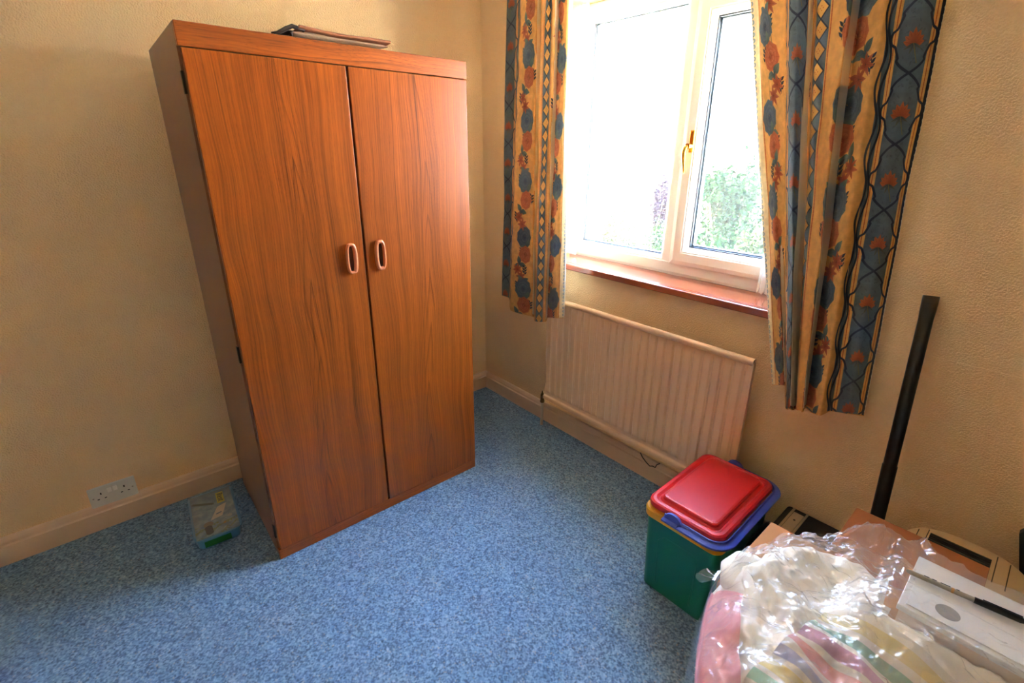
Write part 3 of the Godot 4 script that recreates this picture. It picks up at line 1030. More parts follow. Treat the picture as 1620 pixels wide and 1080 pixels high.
func build_radiator() -> void:
	var z0 := 0.615
	var z1 := 1.632
	var y0 := 0.192
	var y1 := 0.742
	var r := thing("radiator", "cream ribbed panel radiator under the window", "radiator")
	var ribs := 25
	var f := func(u: float, v: float) -> Vector3:
		# rows bunch at the two ends where the pressings stop
		var y := y0 + (y1 - y0) * v
		var z := lerpf(z0, z1, u)
		var ph := fposmod((z - z0 - 0.012) / (z1 - z0 - 0.03) * ribs, 1.0)
		var edge := smoothstep(0.0, 0.012, z - z0) * smoothstep(0.0, 0.022, z1 - z)
		var groove := smoothstep(0.62, 0.74, ph) * (1.0 - smoothstep(0.86, 0.98, ph))
		var dy := y - y0
		# flat lip along the bottom, pressings start above it
		var on := smoothstep(0.026 + 0.012 * (1.0 - groove), 0.034 + 0.018 * (1.0 - groove), dy) * smoothstep(0.0, 0.03, y1 - y - 0.004)
		var lip := 1.0 - smoothstep(0.016, 0.024, dy)
		return Vector3(-0.083 - 0.0095 * lip - (0.0055 * on * (1.0 - groove)) * edge, y, z)
	var rows := [0.0, 0.006, 0.014, 0.018, 0.02, 0.022, 0.025, 0.028, 0.031, 0.034, 0.038, 0.042, 0.047, 0.052, 0.06, 0.1, 0.2, 0.3, 0.4, 0.48, 0.5, 0.515, 0.525, 0.535, 0.544, 0.55]
	var panel := Geo.new()
	panel.grid(ribs * 16 + 1, rows.size(), func(u: float, v: float): return f.call(u, float(rows[int(round(v * (rows.size() - 1)))]) / (y1 - y0)))
	panel.add(box(Vector3(-0.082, y0, z0), Vector3(-0.068, y1, z1), 0.002))
	obj("panel", panel, M.radiator, r)
	var side := obj("side_edge", Geo.new().rbox(Vector3(-0.082, (y0 + y1) / 2, z1 + 0.003), Vector3(0.018, y1 - y0, 0.006), 0.002), M.radiator, r)
	side.set_meta("label", "flat right edge strip")
	# rolled top rail, open at the right end
	var pts := [Vector3(-0.085, 0.746, z0), Vector3(-0.085, 0.746, z1 + 0.004)]
	obj("top_rail", Geo.new().tube(pts, [0.0135, 0.0135], 20, false), M.radiator, r)
	obj("rail_end", Geo.new().tube([Vector3(-0.085, 0.746, z1 - 0.004), Vector3(-0.085, 0.746, z1 - 0.002)], [0.0125, 0.0125], 20), M.dark, r)
	obj("bottom_rail", Geo.new().tube([Vector3(-0.080, 0.193, z0), Vector3(-0.080, 0.193, z1)], [0.009, 0.009], 14), M.radiator, r)
	for z in [z0 + 0.18, z1 - 0.18]:
		obj("wall_bracket", Geo.new().rbox(Vector3(-0.034, 0.45, z), Vector3(0.068, 0.42, 0.03), 0.003), M.radiator, r)
	# valve and feed pipe at the left end
	var p := thing("radiator_valve", "tarnished brass valve with a cream feed pipe at the left end of the radiator", "valve")
	obj("feed_pipe", Geo.new().tube([Vector3(-0.058, 0.0, 0.575), Vector3(-0.058, 0.155, 0.575)], [0.0078, 0.0078], 14), M.pipe, p)
	var vg := Geo.new()
	vg.tube([Vector3(-0.058, 0.14, 0.575), Vector3(-0.058, 0.152, 0.575), Vector3(-0.058, 0.153, 0.575), Vector3(-0.058, 0.185, 0.575), Vector3(-0.058, 0.186, 0.575), Vector3(-0.058, 0.196, 0.575)], [0.0125, 0.0125, 0.0105, 0.0105, 0.008, 0.006], 10)
	vg.tube([Vector3(-0.058, 0.172, 0.575), Vector3(-0.068, 0.182, 0.598), Vector3(-0.075, 0.193, 0.617)], [0.008, 0.009, 0.008], 10)
	obj("valve_body", vg, M.old_brass, p)
	obj("spindle", Geo.new().tube([Vector3(-0.058, 0.194, 0.575), Vector3(-0.058, 0.207, 0.575)], [0.004, 0.0035], 8), M.old_brass, p)


func build_wall_bits() -> void:
	# double socket
	var s := thing("wall_socket", "white double wall socket with two rocker switches just above the skirting", "socket", Vector3(-1.868, 0.139, 0))
	obj("face_plate", Geo.new().rbox(Vector3(0, 0, 0.0052), Vector3(0.146, 0.086, 0.010), 0.0025), M.white_plastic, s)
	for k in 2:
		var sx := -0.036 if k == 0 else 0.036
		obj("rocker_switch", Geo.new().rbox(Vector3(-0.009 + 0.018 * k, 0.022, 0.0115), Vector3(0.013, 0.019, 0.006), 0.0015, Transform3D(Basis.from_euler(Vector3(0.1, 0, 0)), Vector3(0, 0.0, 0.0))), mat(c8(244, 240, 230), 0.3), s)
		obj("pin_hole", Geo.new().rbox(Vector3(sx, 0.014, 0.0102), Vector3(0.0045, 0.009, 0.0008), 0.0003), M.dark, s)
		for q in [-1.0, 1.0]:
			obj("pin_hole", Geo.new().rbox(Vector3(sx + 0.011 * q, -0.009, 0.0102), Vector3(0.0068, 0.0042, 0.0008), 0.0003), M.dark, s)
		obj("screw", Geo.new().tube([Vector3(-0.061 if k == 0 else 0.061, 0.0, 0.0095), Vector3(-0.061 if k == 0 else 0.061, 0.0, 0.0108)], [0.0034, 0.003], 12), mat(c8(170, 160, 146), 0.4, 0.5), s)
	# thin dark cable drooping behind the radiator
	var c := obj("loose_cable", Geo.new().tube([Vector3(-0.028, 0.125, 1.195), Vector3(-0.024, 0.104, 1.207), Vector3(-0.0215, 0.088, 1.226), Vector3(-0.0215, 0.078, 1.247), Vector3(-0.0215, 0.086, 1.262), Vector3(-0.022, 0.086, 1.275), Vector3(-0.026, 0.108, 1.284), Vector3(-0.03, 0.125, 1.30)], [0.0022], 8), mat(c8(44, 38, 34), 0.5))
	tag(c, "short loop of dark cable hanging below the radiator against the skirting", "cable")
	# clear-topped plastic box on the carpet
	var b := thing("plastic_box", "blue plastic box with clear lid and printed card, on the carpet by the wardrobe", "box", Vector3(-1.583, 0, 0.262), -0.075)
	obj("tray", Geo.new().loft([[0.001, 0.066, 0.137, 0.022], [0.004, 0.071, 0.142, 0.024], [0.044, 0.077, 0.150, 0.026], [0.047, 0.080, 0.153, 0.028], [0.050, 0.080, 0.153, 0.028]], 6, true, true), mat(c8(86, 150, 190), 0.3), b)
	obj("tray_label", Geo.new().rbox(Vector3(-0.006, 0.025, 0.1475), Vector3(0.088, 0.028, 0.0025), 0.001), mat(c8(20, 120, 50), 0.5), b)
	# printed insert under the lid
	var P := Paint.new(300, 580, c8(116, 128, 122))
	var mott := noise(0.012, 101)
	for y in 580:
		for x in 300:
			var q := mott.get_noise_2d(x, y)
			P.px(x, y, c8(124, 146, 156).lerp(c8(172, 184, 178), clampf(0.4 + q, 0, 1)).lerp(c8(60, 84, 104), clampf(0.5 - y / 420.0, 0.0, 0.6)), 1.0)
	for k in 60:
		P.petal(Vector2((k * 71) % 300, 430 + (k * 37) % 140), k * 1.7, 30, 14, c8(120, 128, 60), c8(170, 168, 90), 0.5)
	P.line(Vector2(20, 110), Vector2(150, 175), 14, c8(66, 78, 74), 0.7)
	P.dot(96, 430, 34, c8(150, 130, 104))
	P.line(Vector2(92, 470), Vector2(96, 530), 26, c8(70, 62, 64))
	for k in 150:
		P.line(Vector2(180 - k * 0.42, 240 + k), Vector2(246 - k * 0.3, 220 + k), 1.6, c8(226, 208, 180))
	P.line(Vector2(166, 330), Vector2(196, 322), 6, c8(70, 110, 140))
	P.dot(206, 470, 10, c8(200, 140, 60)); P.dot(250, 400, 18, c8(186, 180, 166))
	var card := mat(Color.WHITE, 0.5)
	card.albedo_texture = P.texture()
	var cg := Geo.new()
	cg.quad(Vector3(-0.072, 0.0515, -0.145), Vector3(0.072, 0.0515, -0.145), Vector3(0.072, 0.0515, 0.145), Vector3(-0.072, 0.0515, 0.145), Vector3.UP)
	cg.rbox(Vector3(0, 0.0505, 0), Vector3(0.144, 0.0012, 0.290), 0.0004)
	obj("printed_card", cg, card, b)
	# yellow panel with the word running down it
	obj("word_panel", Geo.new().rbox(Vector3(0.031, 0.0522, -0.085), Vector3(0.026, 0.001, 0.075), 0.0003), mat(c8(206, 182, 40), 0.5), b)
	var tm := TextMesh.new()
	var font := SystemFont.new()
	font.font_names = PackedStringArray(["Droid Sans"])
	font.font_weight = 700
	tm.font = font
	tm.text = "Rest"
	tm.font_size = 32
	tm.pixel_size = 0.00088
	tm.depth = 0.0006
	var tx := MeshInstance3D.new()
	tx.name = "lettering"
	tx.mesh = tm
	tx.material_override = mat(c8(30, 28, 20), 0.5)
	tx.transform = Transform3D(Basis(Vector3(0, 0, 1), Vector3(1, 0, 0), Vector3(0, 1, 0)), Vector3(0.032, 0.0532, -0.085))
	b.add_child(tx)
	var lid := mat(Color(0.85, 0.92, 0.95, 0.10), 0.08)
	lid.transparency = BaseMaterial3D.TRANSPARENCY_ALPHA
	obj("clear_lid", Geo.new().loft([[0.050, 0.0795, 0.1525, 0.028], [0.060, 0.078, 0.151, 0.027], [0.064, 0.074, 0.147, 0.025]], 6, false, true), lid, b)


func build_cool_box() -> void:
	var cx := -0.322
	var cz := 1.670
	var t := thing("cool_box", "green cool box with red lid and blue carry handle, below the radiator", "cool box", Vector3(cx, 0, cz), 0.015)
	var body := Geo.new().loft([[0.002, 0.186, 0.108, 0.02], [0.008, 0.192, 0.114, 0.024], [0.298, 0.199, 0.127, 0.03]], 6, true, true)
	# embossed panel on the side facing the room
	obj("body", body, M.green, t)
	var lines := [Vector3(-0.1995, 0.04, -0.062), Vector3(-0.2025, 0.22, -0.068), Vector3(-0.2032, 0.245, -0.05), Vector3(-0.2032, 0.247, 0.05), Vector3(-0.2025, 0.222, 0.07), Vector3(-0.1995, 0.04, 0.062)]
	for i in lines.size():
		lines[i] = (lines[i] as Vector3) + Vector3(0.0062, 0, 0)
	obj("embossed_outline", Geo.new().tube(lines, [0.0022], 8), M.green, t)
	obj("rim", Geo.new().loft([[0.2940, 0.198, 0.126, 0.03], [0.2980, 0.206, 0.134, 0.034], [0.3220, 0.207, 0.135, 0.034], [0.3280, 0.204, 0.132, 0.034], [0.3281, 0.190, 0.118, 0.03]], 6, true, true), M.yellow, t)
	var lid := Geo.new().loft([[0.3280, 0.190, 0.118, 0.034], [0.3360, 0.199, 0.127, 0.036], [0.3450, 0.201, 0.129, 0.038], [0.3530, 0.199, 0.127, 0.037], [0.3570, 0.193, 0.121, 0.034], [0.3575, 0.184, 0.112, 0.03], [0.3525, 0.177, 0.105, 0.026], [0.3525, 0.174, 0.102, 0.025], [0.3580, 0.168, 0.096, 0.022], [0.3650, 0.166, 0.094, 0.021], [0.3685, 0.163, 0.091, 0.02], [0.3700, 0.157, 0.085, 0.018]], 8, true, true)
	obj("lid", lid, M.red, t)
	# carry handle folded down round the right-hand rim
	var hw := 0.2095
	var hz := 0.1375
	var path := []
	path.append(Vector3(-hw, 0, -0.052))
	for k in 9:
		var a := PI / 2 * k / 8.0
		path.append(Vector3(-hw + 0.05 - cos(a) * 0.05, 0, hz - 0.05 + sin(a) * 0.05))
	for k in 9:
		var a := PI / 2 * k / 8.0
		path.append(Vector3(hw - 0.05 + sin(a) * 0.05, 0, hz - 0.05 + cos(a) * 0.05))
	path.append(Vector3(hw, 0, -0.052))
	# section: a flat band with an upright inner lip
	var sec := [Vector2(-0.006, 0.0), Vector2(0.018, -0.001), Vector2(0.020, 0.004), Vector2(0.0185, 0.008), Vector2(0.002, 0.0095), Vector2(0.001, 0.016), Vector2(-0.002, 0.0185), Vector2(-0.005, 0.016), Vector2(-0.006, 0.0)]
	var hg := Geo.new()
	var np := path.size()
	var bow := func(u: float, v: float) -> Vector3:
		var i := int(round(u * (np - 1)))
		var p: Vector3 = path[i]
		var d: Vector3 = ((path[mini(i + 1, np - 1)] as Vector3) - (path[maxi(i - 1, 0)] as Vector3)).normalized()
		var o := d.cross(Vector3.UP)
		if o.dot(Vector3(p.x, 0, p.z)) < 0.0: o = -o
		var s: Vector2 = sec[int(round(v * (sec.size() - 1)))]
		return p + o * s.x + Vector3(0, 0.3290 + s.y, 0)
	hg.grid(np, sec.size(), bow)
	obj("carry_handle", hg, M.blue, t)
	for s in [-1.0, 1.0]:
		# round pivot lug, half a disc standing on the band
		var lug := Geo.new()
		var poly := [Vector2(-0.034, 0.0)]
		for k in 13:
			var a := PI * k / 12.0
			poly.append(Vector2(-cos(a) * 0.028, 0.008 + sin(a) * 0.022))
		poly.append(Vector2(0.034, 0.0))
		lug.prism(poly, Vector3(0.009 * s, 0, 0), func(p: Vector2): return Vector3(s * (hw - 0.002), 0.333 + p.y, -0.02 + p.x))
		obj("pivot_lug", lug, M.blue, t)
		obj("pivot_pin", Geo.new().tube([Vector3(s * (hw + 0.006), 0.336, 0.0), Vector3(s * (hw + 0.0215), 0.336, 0.0)], [0.004, 0.003], 10), M.blue, t)


func build_case_and_pole() -> void:
	var t := thing("black_case", "black hard case with two metal strips between the cool box and the wall", "case", Vector3(-0.225, 0, 1.925))
	obj("shell", Geo.new().rbox(Vector3(0, 0.12, 0), Vector3(0.39, 0.236, 0.205), 0.012), M.black_case, t)
	for z in [-0.078, -0.035]:
		obj("metal_strip", Geo.new().rbox(Vector3(0.055, 0.240, z), Vector3(0.26, 0.004, 0.0075), 0.0012), M.alu, t)
	obj("latch_plate", Geo.new().rbox(Vector3(0.095, 0.2392, -0.0565), Vector3(0.14, 0.003, 0.033), 0.001), M.alu, t)
	obj("screw", Geo.new().tube([Vector3(0.12, 0.2405, -0.056), Vector3(0.12, 0.2415, -0.056)], [0.004, 0.0035], 10), M.dark, t)
	var hd := Geo.new().tube([Vector3(0.03, 0.236, -0.098), Vector3(0.02, 0.252, -0.098), Vector3(-0.01, 0.262, -0.098), Vector3(-0.12, 0.262, -0.098), Vector3(-0.145, 0.252, -0.098), Vector3(-0.15, 0.236, -0.098)], [0.008, 0.010, 0.011, 0.011, 0.010, 0.008], 12)
	obj("case_handle", hd, M.black_plastic, t)
	obj("handle_mount", Geo.new().rbox(Vector3(-0.15, 0.241, -0.096), Vector3(0.018, 0.01, 0.016), 0.003), M.chrome, t)
	# vacuum tube leaning on the wall
	var p := thing("vacuum_tube", "long black plastic tube leaning against the wall right of the curtain", "tube")
	var a := Vector3(-0.206, 0.02, 2.109)
	var b := Vector3(-0.0225, 1.064, 2.0335)
	var at := func(s: float) -> Vector3: return a.lerp(b, s)
	obj("upper_tube", Geo.new().tube([at.call(0.5), at.call(0.94), at.call(0.955), at.call(0.985), at.call(1.0)], [0.0168, 0.0168, 0.0176, 0.0186, 0.0186], 24, false), M.black_plastic, p)
	obj("tube_mouth", Geo.new().tube([at.call(0.975), at.call(0.98)], [0.0168, 0.0168], 24), M.dark, p)
	obj("lower_tube", Geo.new().tube([at.call(0.0), at.call(0.50), at.call(0.532), at.call(0.534)], [0.0178, 0.0182, 0.0186, 0.0168], 24), mat(c8(12, 12, 13), 0.38), p)
	# beige appliance with a slotted grille
	var d := thing("appliance", "beige plastic appliance with a dark slotted grille, standing behind the brown carton", "appliance", Vector3(0, 0, 2.282))
	var arch := [Vector2(-0.145, 0.0)]
	for k in 25:
		var q := PI * (1.0 - k / 24.0)
		arch.append(Vector2(signf(cos(q)) * pow(absf(cos(q)), 0.8) * 0.15, 0.285 + pow(sin(q), 0.75) * 0.122))
	arch.append(Vector2(0.145, 0.0))
	obj("casing", Geo.new().prism(arch, Vector3(-0.20, 0, 0), func(p2: Vector2): return Vector3(-0.045, p2.y, p2.x), true), M.beige, d)
	obj("grille_well", Geo.new().rbox(Vector3(-0.118, 0.4062, -0.018), Vector3(0.062, 0.004, 0.13), 0.001), M.dark, d)
	for k in 6:
		obj("grille_slat", Geo.new().rbox(Vector3(-0.093 - k * 0.0105, 0.4092, -0.018), Vector3(0.0055, 0.004, 0.13), 0.001), M.grille, d)
	for z in [-0.11, -0.0885, 0.057, 0.084]:
		var y := 0.285 + pow(1.0 - pow(absf(z) / 0.15, 2.5), 0.375) * 0.122
		obj("seam", Geo.new().rbox(Vector3(-0.115, y, z), Vector3(0.125, 0.003, 0.0022), 0.0008), M.beige_seam, d)


func carton(called: String, label: String, a: Vector3, b: Vector3, m: Material) -> void:
	# folded board: four walls and two pairs of top flaps meeting at the middle
	var t := thing(called, label, "box", Vector3((a.x + b.x) / 2, a.y, (a.z + b.z) / 2))
	var h := b.y - a.y
	var sx := b.x - a.x
	var sz := b.z - a.z
	var k := 0.004
	obj("box_wall", Geo.new().rbox(Vector3(-sx / 2 + k / 2, h / 2, 0), Vector3(k, h, sz), 0.0012), m, t)
	obj("box_wall", Geo.new().rbox(Vector3(sx / 2 - k / 2, h / 2, 0), Vector3(k, h, sz), 0.0012), m, t)
	obj("box_wall", Geo.new().rbox(Vector3(0, h / 2, -sz / 2 + k / 2), Vector3(sx - 2 * k, h, k), 0.0012), m, t)
	obj("box_wall", Geo.new().rbox(Vector3(0, h / 2, sz / 2 - k / 2), Vector3(sx - 2 * k, h, k), 0.0012), m, t)
	obj("box_base", Geo.new().rbox(Vector3(0, k / 2, 0), Vector3(sx - 2 * k, k, sz - 2 * k), 0.0012), m, t)
	for s in [-1.0, 1.0]:
		obj("top_flap", Geo.new().rbox(Vector3(s * (sx / 4 - 0.0003), h - 0.0015, 0), Vector3(sx / 2 - 0.0015, k, sz - 0.001), 0.0014), m, t)


func build_boxes() -> void:
	carton("cardboard_box", "tan cardboard box under the plastic bag, one bare corner showing", Vector3(-0.862, 0, 1.936), Vector3(-0.588, 0.56, 2.62), M.cardboard)
	carton("cardboard_box", "cardboard box under the end of the plastic bag nearest the bottom edge", Vector3(-1.16, 0, 2.085), Vector3(-0.868, 0.56, 2.62), M.cardboard)
	carton("cardboard_box", "darker brown carton in front of the beige appliance", Vector3(-0.575, 0, 2.046), Vector3(-0.270, 0.50, 2.322), M.cardboard_dark)
	# flat white box with loose sheets, near the right edge
	var wb := thing("document_box", "flat white box with paper on top at the right, under the pen", "box", Vector3(-0.703, 0.562, 2.425))
	obj("box_body", Geo.new().rbox(Vector3(0, 0.056, 0), Vector3(0.156, 0.110, 0.42), 0.003), mat(c8(236, 206, 176), 0.6), wb)
	obj("box_lid", Geo.new().rbox(Vector3(0.002, 0.1135, -0.002), Vector3(0.164, 0.012, 0.425), 0.002), M.paper, wb)
	var sheet := thing("paper_sheet", "loose white sheet lying under the black-capped pen", "paper", Vector3(-0.70, 0.683, 2.412), 0.02)
	obj("sheet", Geo.new().rbox(Vector3(0.004, 0.0008, 0.0), Vector3(0.150, 0.0012, 0.385), 0.0005), M.paper, sheet)
	var blot := Geo.new()
	blot.tube([Vector3(-0.04, 0.0014, -0.14), Vector3(-0.04, 0.0017, -0.14)], [0.017, 0.017], 24)
	var bo := obj("printed_spot", blot, mat(c8(150, 146, 140), 0.6), sheet)
	bo.set_meta("label", "grey round printed spot")
	# pen: grey barrel, print, band, black cap with clip
	var a := Vector3(-0.697, 0.6918, 2.203)
	var b := Vector3(-0.676, 0.6918, 2.361)
	var dirv := (b - a).normalized()
	var p := thing("pen", "slim grey pen with a black clip cap lying on white paper", "pen", a, 0.0)
	var L := (b - a).length()
	var at := func(s: float) -> Vector3: return dirv * (s * L)
	obj("barrel", Geo.new().tube([at.call(0.0), at.call(0.02), at.call(0.05), at.call(0.62)], [0.0014, 0.0034, 0.0044, 0.0046], 16), mat(c8(170, 160, 142), 0.35), p)
	obj("band", Geo.new().tube([at.call(0.405), at.call(0.43)], [0.00475, 0.00475], 16, false), mat(c8(206, 156, 96), 0.4), p)
	obj("cap", Geo.new().tube([at.call(0.60), at.call(0.61), at.call(0.97), at.call(1.0)], [0.0053, 0.0055, 0.0053, 0.0040], 16), M.black_plastic, p)
	var side := dirv.cross(Vector3.UP).normalized()
	if side.x < 0.0: side = -side
	var off := side * 0.0055 + Vector3.UP * 0.0035
	obj("clip", Geo.new().tube([at.call(0.985) as Vector3, (at.call(0.98) as Vector3) + off, (at.call(0.8) as Vector3) + off, (at.call(0.67) as Vector3) + off], [0.0012, 0.0013, 0.0012, 0.0011], 8), M.black_plastic, p)
	# tiny print along the barrel
	for q in [[0.16, 0.05], [0.235, 0.04], [0.31, 0.085], [0.445, 0.03]]:
		var bs := Basis(dirv, Vector3.UP, side)
		obj("barrel_print", Geo.new().rbox(Vector3(0, 0, 0), Vector3(float(q[1]) * L, 0.0006, 0.0022), 0.0002, Transform3D(bs, (at.call(float(q[0]) + float(q[1]) / 2) as Vector3) + Vector3.UP * 0.0043 + side * 0.0014)), mat(c8(60, 58, 54), 0.5), p)
	# black bag at the far right edge, beside the appliance
	var bag := thing("black_folio", "black flat folio case just showing at the right edge, leaning on the wall", "folio case", Vector3(-0.0335, 0, 2.55))
	var fo := Geo.new().prism([Vector2(-0.067, 0.0), Vector2(-0.193, 0.49), Vector2(-0.188, 0.50), Vector2(0.2, 0.50), Vector2(0.2, 0.0)], Vector3(0.022, 0, 0), func(p2: Vector2): return Vector3(-0.011, p2.y, p2.x))
	obj("case_body", fo, M.black_case, bag)
	obj("carry_loop", Geo.new().tube([Vector3(0, 0.49, -0.05), Vector3(0, 0.53, -0.04), Vector3(0, 0.535, 0), Vector3(0, 0.53, 0.04), Vector3(0, 0.49, 0.05)], [0.006], 8), M.black_plastic, bag)


func outline() -> PackedVector2Array:
	# edge of the bag as it lies on the box, (x, z)
	return PackedVector2Array([Vector2(-1.155, 2.09), Vector2(-1.121, 2.03), Vector2(-1.083, 2.005), Vector2(-1.034, 1.985), Vector2(-0.979, 1.964), Vector2(-0.922, 1.946), Vector2(-0.884, 1.939), Vector2(-0.837, 1.934), Vector2(-0.79, 1.945), Vector2(-0.76, 1.962), Vector2(-0.715, 1.968), Vector2(-0.67, 1.972), Vector2(-0.64, 2.0), Vector2(-0.62, 2.035), Vector2(-0.595, 2.06), Vector2(-0.575, 2.10), Vector2(-0.556, 2.142), Vector2(-0.548, 2.183), Vector2(-0.57, 2.212), Vector2(-0.605, 2.235), Vector2(-0.612, 2.30), Vector2(-0.605, 2.36), Vector2(-0.61, 2.62), Vector2(-1.155, 2.62)])


func inside(poly: PackedVector2Array, p: Vector2) -> float:
	# distance to the outline, negative outside
	var d := 1e9
	for i in poly.size():
		var q := Geometry2D.get_closest_point_to_segment(p, poly[i], poly[(i + 1) % poly.size()])
		d = minf(d, q.distance_squared_to(p))
	return sqrt(d) * (1.0 if Geometry2D.is_point_in_polygon(p, poly) else -1.0)


# keep only what lies within the outline (grown by -margin)
func trimmed(full: Geo, poly: PackedVector2Array, margin: float) -> Geo:
	var cut := Geo.new()
	cut.v = full.v; cut.n = full.n; cut.t = full.t
	for i in range(0, full.ix.size(), 3):
		var c := (full.v[full.ix[i]] + full.v[full.ix[i + 1]] + full.v[full.ix[i + 2]]) / 3.0
		if inside(poly, Vector2(c.x, c.z)) > margin:
			cut.ix.append(full.ix[i]); cut.ix.append(full.ix[i + 1]); cut.ix.append(full.ix[i + 2])
	return cut


func build_bag() -> void:
	var poly := outline()
	var soft := noise(7.0, 201, FastNoiseLite.TYPE_SIMPLEX_SMOOTH, 2)
	var crumple := noise(1.0, 202, FastNoiseLite.TYPE_CELLULAR, 1)
	crumple.cellular_return_type = FastNoiseLite.RETURN_DISTANCE2_SUB
	crumple.frequency = 22.0
	var crumple2 := noise(1.0, 203, FastNoiseLite.TYPE_CELLULAR, 1)
	crumple2.cellular_return_type = FastNoiseLite.RETURN_DISTANCE2_SUB
	crumple2.frequency = 55.0
	var ridge := noise(11.0, 204, FastNoiseLite.TYPE_SIMPLEX, 3)
	ridge.fractal_type = FastNoiseLite.FRACTAL_RIDGED
	# one-sided creases: long gentle rise, quick fall, in patches, wandering across the bag
	var wrinkle := func(p: Vector2, lam: float, off: float) -> float:
		var q := (p.y + 0.055 * soft.get_noise_2d(p.x * 1.3 + off, p.y * 0.8) + 0.22 * p.x) / lam
		var f := fposmod(q, 1.0)
		var rise := 0.62 + 0.2 * soft.get_noise_2d(off + floorf(q) * 3.7, p.x * 2.0)
		var sh := f / rise if f < rise else (1.0 - f) / (1.0 - rise)
		var patch := smoothstep(-0.25, 0.35, soft.get_noise_2d(p.x * 1.6 + off + 3.0, p.y * 1.6 + floorf(q) * 0.9))
		return lam * 0.36 * sh * patch
	var y_box := 0.5625
	# soft pile under the film
	var pile := func(p: Vector2, d: float) -> float:
		var white_box := smoothstep(-0.84, -0.80, p.x) * smoothstep(2.16, 2.20, p.y)
		var dome := 0.075 + 0.028 * soft.get_noise_2d(p.x, p.y) + 0.03 * exp(-(p - Vector2(-0.86, 2.03)).length_squared() / 0.006) + 0.02 * exp(-(p - Vector2(-1.0, 2.15)).length_squared() / 0.01)
		dome = lerpf(dome, 0.119, white_box)
		dome += (lerpf(0.128, 0.108, smoothstep(2.25, 2.31, p.y)) - dome) * exp(-pow((p.x + 0.82) / 0.09, 2.0)) * smoothstep(2.10, 2.19, p.y) * (1.0 - white_box)
		return y_box + dome * sqrt(clampf(d / 0.06, 0.0, 1.0))
	# linens, top surfaces cut to their own regions
	var cream := mat(c8(252, 238, 214), 0.85)
	cream.rim_enabled = true
	cream.rim = 0.2
	var linen := thing("bed_linen", "rumpled cream bed linen packed inside the clear plastic bag", "linen")
	var folds := noise(16.0, 205, FastNoiseLite.TYPE_SIMPLEX_SMOOTH, 2)
	folds.fractal_type = FastNoiseLite.FRACTAL_RIDGED
	var sheet := func(u: float, v: float) -> Vector3:
		var p := Vector2(lerpf(-1.14, -0.66, u), lerpf(1.945, 2.60, v))
		var d := inside(poly, p) - 0.012
		if p.x > -0.795 and p.y > 2.185:
			d = minf(d, maxf(-0.795 - p.x, 2.185 - p.y) + 0.0)
		var h: float = pile.call(p, maxf(d, 0.0)) - 0.014 - 0.009 * (1.0 - folds.get_noise_2d(p.x + 0.4 * p.y, p.y * 0.7)) * clampf(d / 0.04, 0.0, 1.0)
		return Vector3(p.x, maxf(h, y_box + 0.0005), p.y)
	# the linen stops at the white box
	var lp := poly.slice(0, 16)
	lp.append_array(PackedVector2Array([Vector2(-0.60, 2.13), Vector2(-0.62, 2.205), Vector2(-0.784, 2.205), Vector2(-0.784, 2.61), Vector2(-1.155, 2.61)]))
	obj("folded_sheet", trimmed(Geo.new().grid(120, 150, sheet, null, true), lp, 0.004), cream, linen)
	# a rolled cream hem bulging at the corner nearest the cool box
	var roll := Geo.new()
	roll.tube([Vector3(-0.775, 0.585, 1.975), Vector3(-0.81, 0.598, 1.958), Vector3(-0.85, 0.602, 1.955), Vector3(-0.88, 0.594, 1.968), Vector3(-0.89, 0.588, 1.99)], [0.015, 0.021, 0.023, 0.020, 0.012], 14)
	roll.tube([Vector3(-0.84, 0.612, 1.985), Vector3(-0.875, 0.622, 2.0), Vector3(-0.915, 0.622, 2.03), Vector3(-0.955, 0.616, 2.05)], [0.010, 0.014, 0.013, 0.008], 12)
	obj("rolled_hem", roll, cream, linen)
	var pinkm := mat(c8(240, 156, 158), 0.9)
	pinkm.rim_enabled = true
	pinkm.rim = 0.3
	var pink := thing("pink_towel", "pink towel folded down the left side of the plastic bag", "towel")
	var py := func(u: float, v: float) -> Vector3:
		# u along the bag edge, v from the edge inwards
		var e := Vector2(lerpf(-0.905, -1.14, u), lerpf(1.957, 2.055, pow(u, 1.3)))
		var inw := Vector2(-0.32, 0.95)
		var p := e + inw * (v * (0.075 + 0.02 * u) - 0.02)
		var d := maxf(inside(poly, p) - 0.006, 0.0)
		return Vector3(p.x, maxf(float(pile.call(p, d)) - 0.008, y_box + 0.001), p.y)
	obj("towel", trimmed(Geo.new().grid(90, 50, py, null, true), poly, 0.001), pinkm, pink)
	# striped cloth
	var sp := Paint.new(256, 16, c8(236, 222, 200))
	for q in [[0.03, 0.10, c8(120, 190, 150)], [0.14, 0.26, c8(232, 190, 70)], [0.30, 0.37, c8(140, 146, 200)], [0.44, 0.53, c8(236, 120, 120)], [0.57, 0.66, c8(190, 110, 150)], [0.70, 0.79, c8(90, 150, 110)], [0.84, 0.93, c8(226, 196, 110)]]:
		for x in range(int(q[0] * 256.0), int(q[1] * 256.0)):
			for y in 16:
				sp.px(x, y, q[2], 0.62)
	var stripe := mat(Color.WHITE, 0.85)
	stripe.albedo_texture = sp.texture()
	var st := thing("striped_cloth", "cream cloth with pastel stripes under the film at the bottom of the pile", "cloth")
	var sf := func(u: float, v: float) -> Vector3:
		var p := Vector2(lerpf(-1.09, -0.84, u), lerpf(lerpf(2.085, 2.13, u), 2.42, v))
		p.x = minf(p.x - 0.10 * v * v * 0.3, -0.822)
		return Vector3(p.x, float(pile.call(p, maxf(inside(poly, p) - 0.004, 0.0))) - 0.007 + 0.003 * sin(u * 20.0 + v * 6.0), p.y)
	obj("cloth", Geo.new().grid(60, 40, sf, null, true), stripe, st)
	# clear film over everything
	var film := mat(Color(1, 1, 1, 0.09), 0.11)
	film.transparency = BaseMaterial3D.TRANSPARENCY_ALPHA
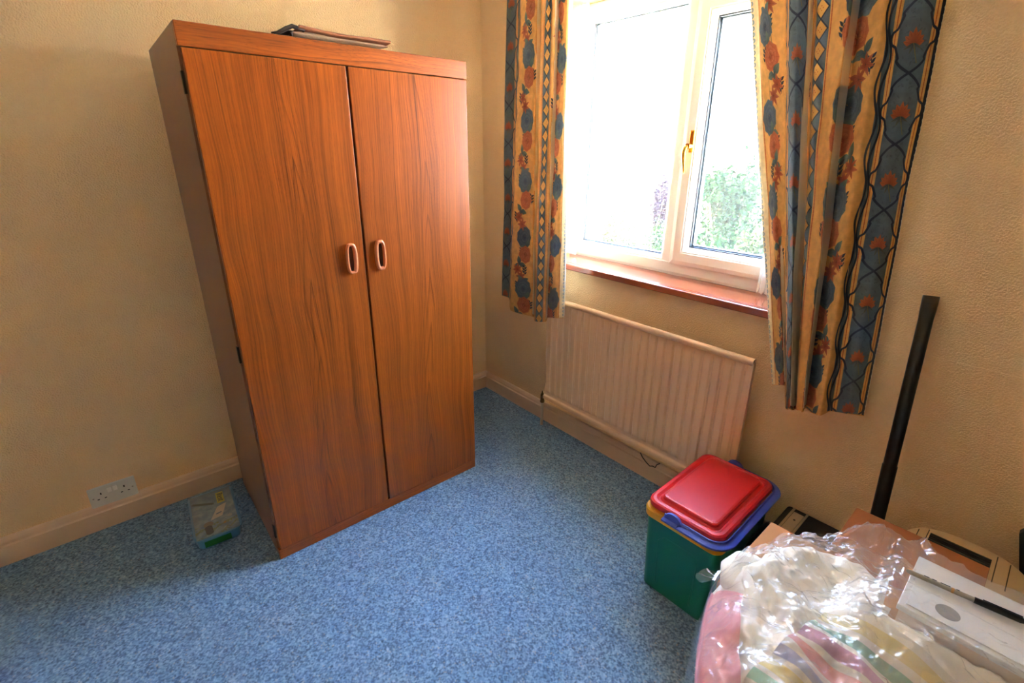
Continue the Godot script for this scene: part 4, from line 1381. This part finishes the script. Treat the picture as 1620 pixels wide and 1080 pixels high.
	film.metallic_specular = 0.9
	var fx := func(u: float, v: float) -> Vector3:
		var p := Vector2(lerpf(-1.165, -0.535, u), lerpf(1.925, 2.62, v))
		var d := inside(poly, p)
		var over_box := smoothstep(-0.83, -0.79, p.x) * smoothstep(2.17, 2.21, p.y)
		var amp := clampf(d / 0.03, 0.0, 1.0) * lerpf(1.0, 0.6, over_box)
		var puff := 0.06 * exp(-(p - Vector2(-0.60, 2.13)).length_squared() / 0.0035)
		var w := Vector2(soft.get_noise_2d(p.x * 2.0, p.y * 2.0), soft.get_noise_2d(p.x * 2.0 + 9.0, p.y * 2.0)) * 0.03
		var cr: float = 0.010 * crumple.get_noise_2d(p.x * 0.8 + w.x, p.y * 1.3 + w.y) + 0.005 * crumple2.get_noise_2d(p.x + w.y, p.y + w.x) + wrinkle.call(p + w, 0.030, 0.0)
		var h: float = pile.call(p, maxf(d, 0.0)) + 0.012 + puff * clampf(d / 0.03, 0.0, 1.0) + (cr + 0.006) * amp
		# tight over the white box, and pressed flat under the pen
		h = lerpf(h, 0.690 + 0.55 * (cr + 0.022), over_box)
		h = lerpf(h, 0.6856, smoothstep(-0.735, -0.715, p.x) * over_box * smoothstep(0.004, 0.02, d))
		if d < 0.0:
			h = y_box + 0.006 + d * (7.0 if p.x < -0.875 and p.y < 2.08 else 0.4)
		return Vector3(p.x, h, p.y)
	var bag := thing("plastic_bag", "crumpled clear plastic bag holding bed linen on the cardboard box", "plastic bag")
	obj("film", trimmed(Geo.new().grid(230, 250, fx, null, true), poly, -0.010), film, bag)
	# second, looser layer of film inside the first
	var fx2 := func(u: float, v: float) -> Vector3:
		var p := Vector2(lerpf(-1.15, -0.60, u), lerpf(1.95, 2.55, v))
		var d := inside(poly, p)
		var cr: float = 0.008 * crumple.get_noise_2d(p.x * 1.1 + 5.0, p.y * 0.8 + 3.0) + wrinkle.call(p, 0.024, 7.0) - 0.006
		return Vector3(p.x, float(pile.call(p, maxf(d, 0.0))) + 0.006 + cr * clampf(d / 0.03, 0.0, 1.0), p.y)
	obj("inner_film", trimmed(Geo.new().grid(150, 160, fx2, null, true), poly, 0.012), film, bag)
	# corner of the film sticking out over the cool box
	var tuft := func(u: float, v: float) -> Vector3:
		var a := lerpf(-0.7, 0.7, u)
		var l := v * (0.045 + 0.006 * sin(u * 19.0))
		return Vector3(-0.872 - sin(a) * l * 0.9 - 0.4 * l, 0.583 + 0.007 * sin(u * 15.0 + v * 4.0) * v, 1.945 - cos(a) * l * 0.8)
	obj("film_corner", Geo.new().grid(22, 10, tuft), film, bag)
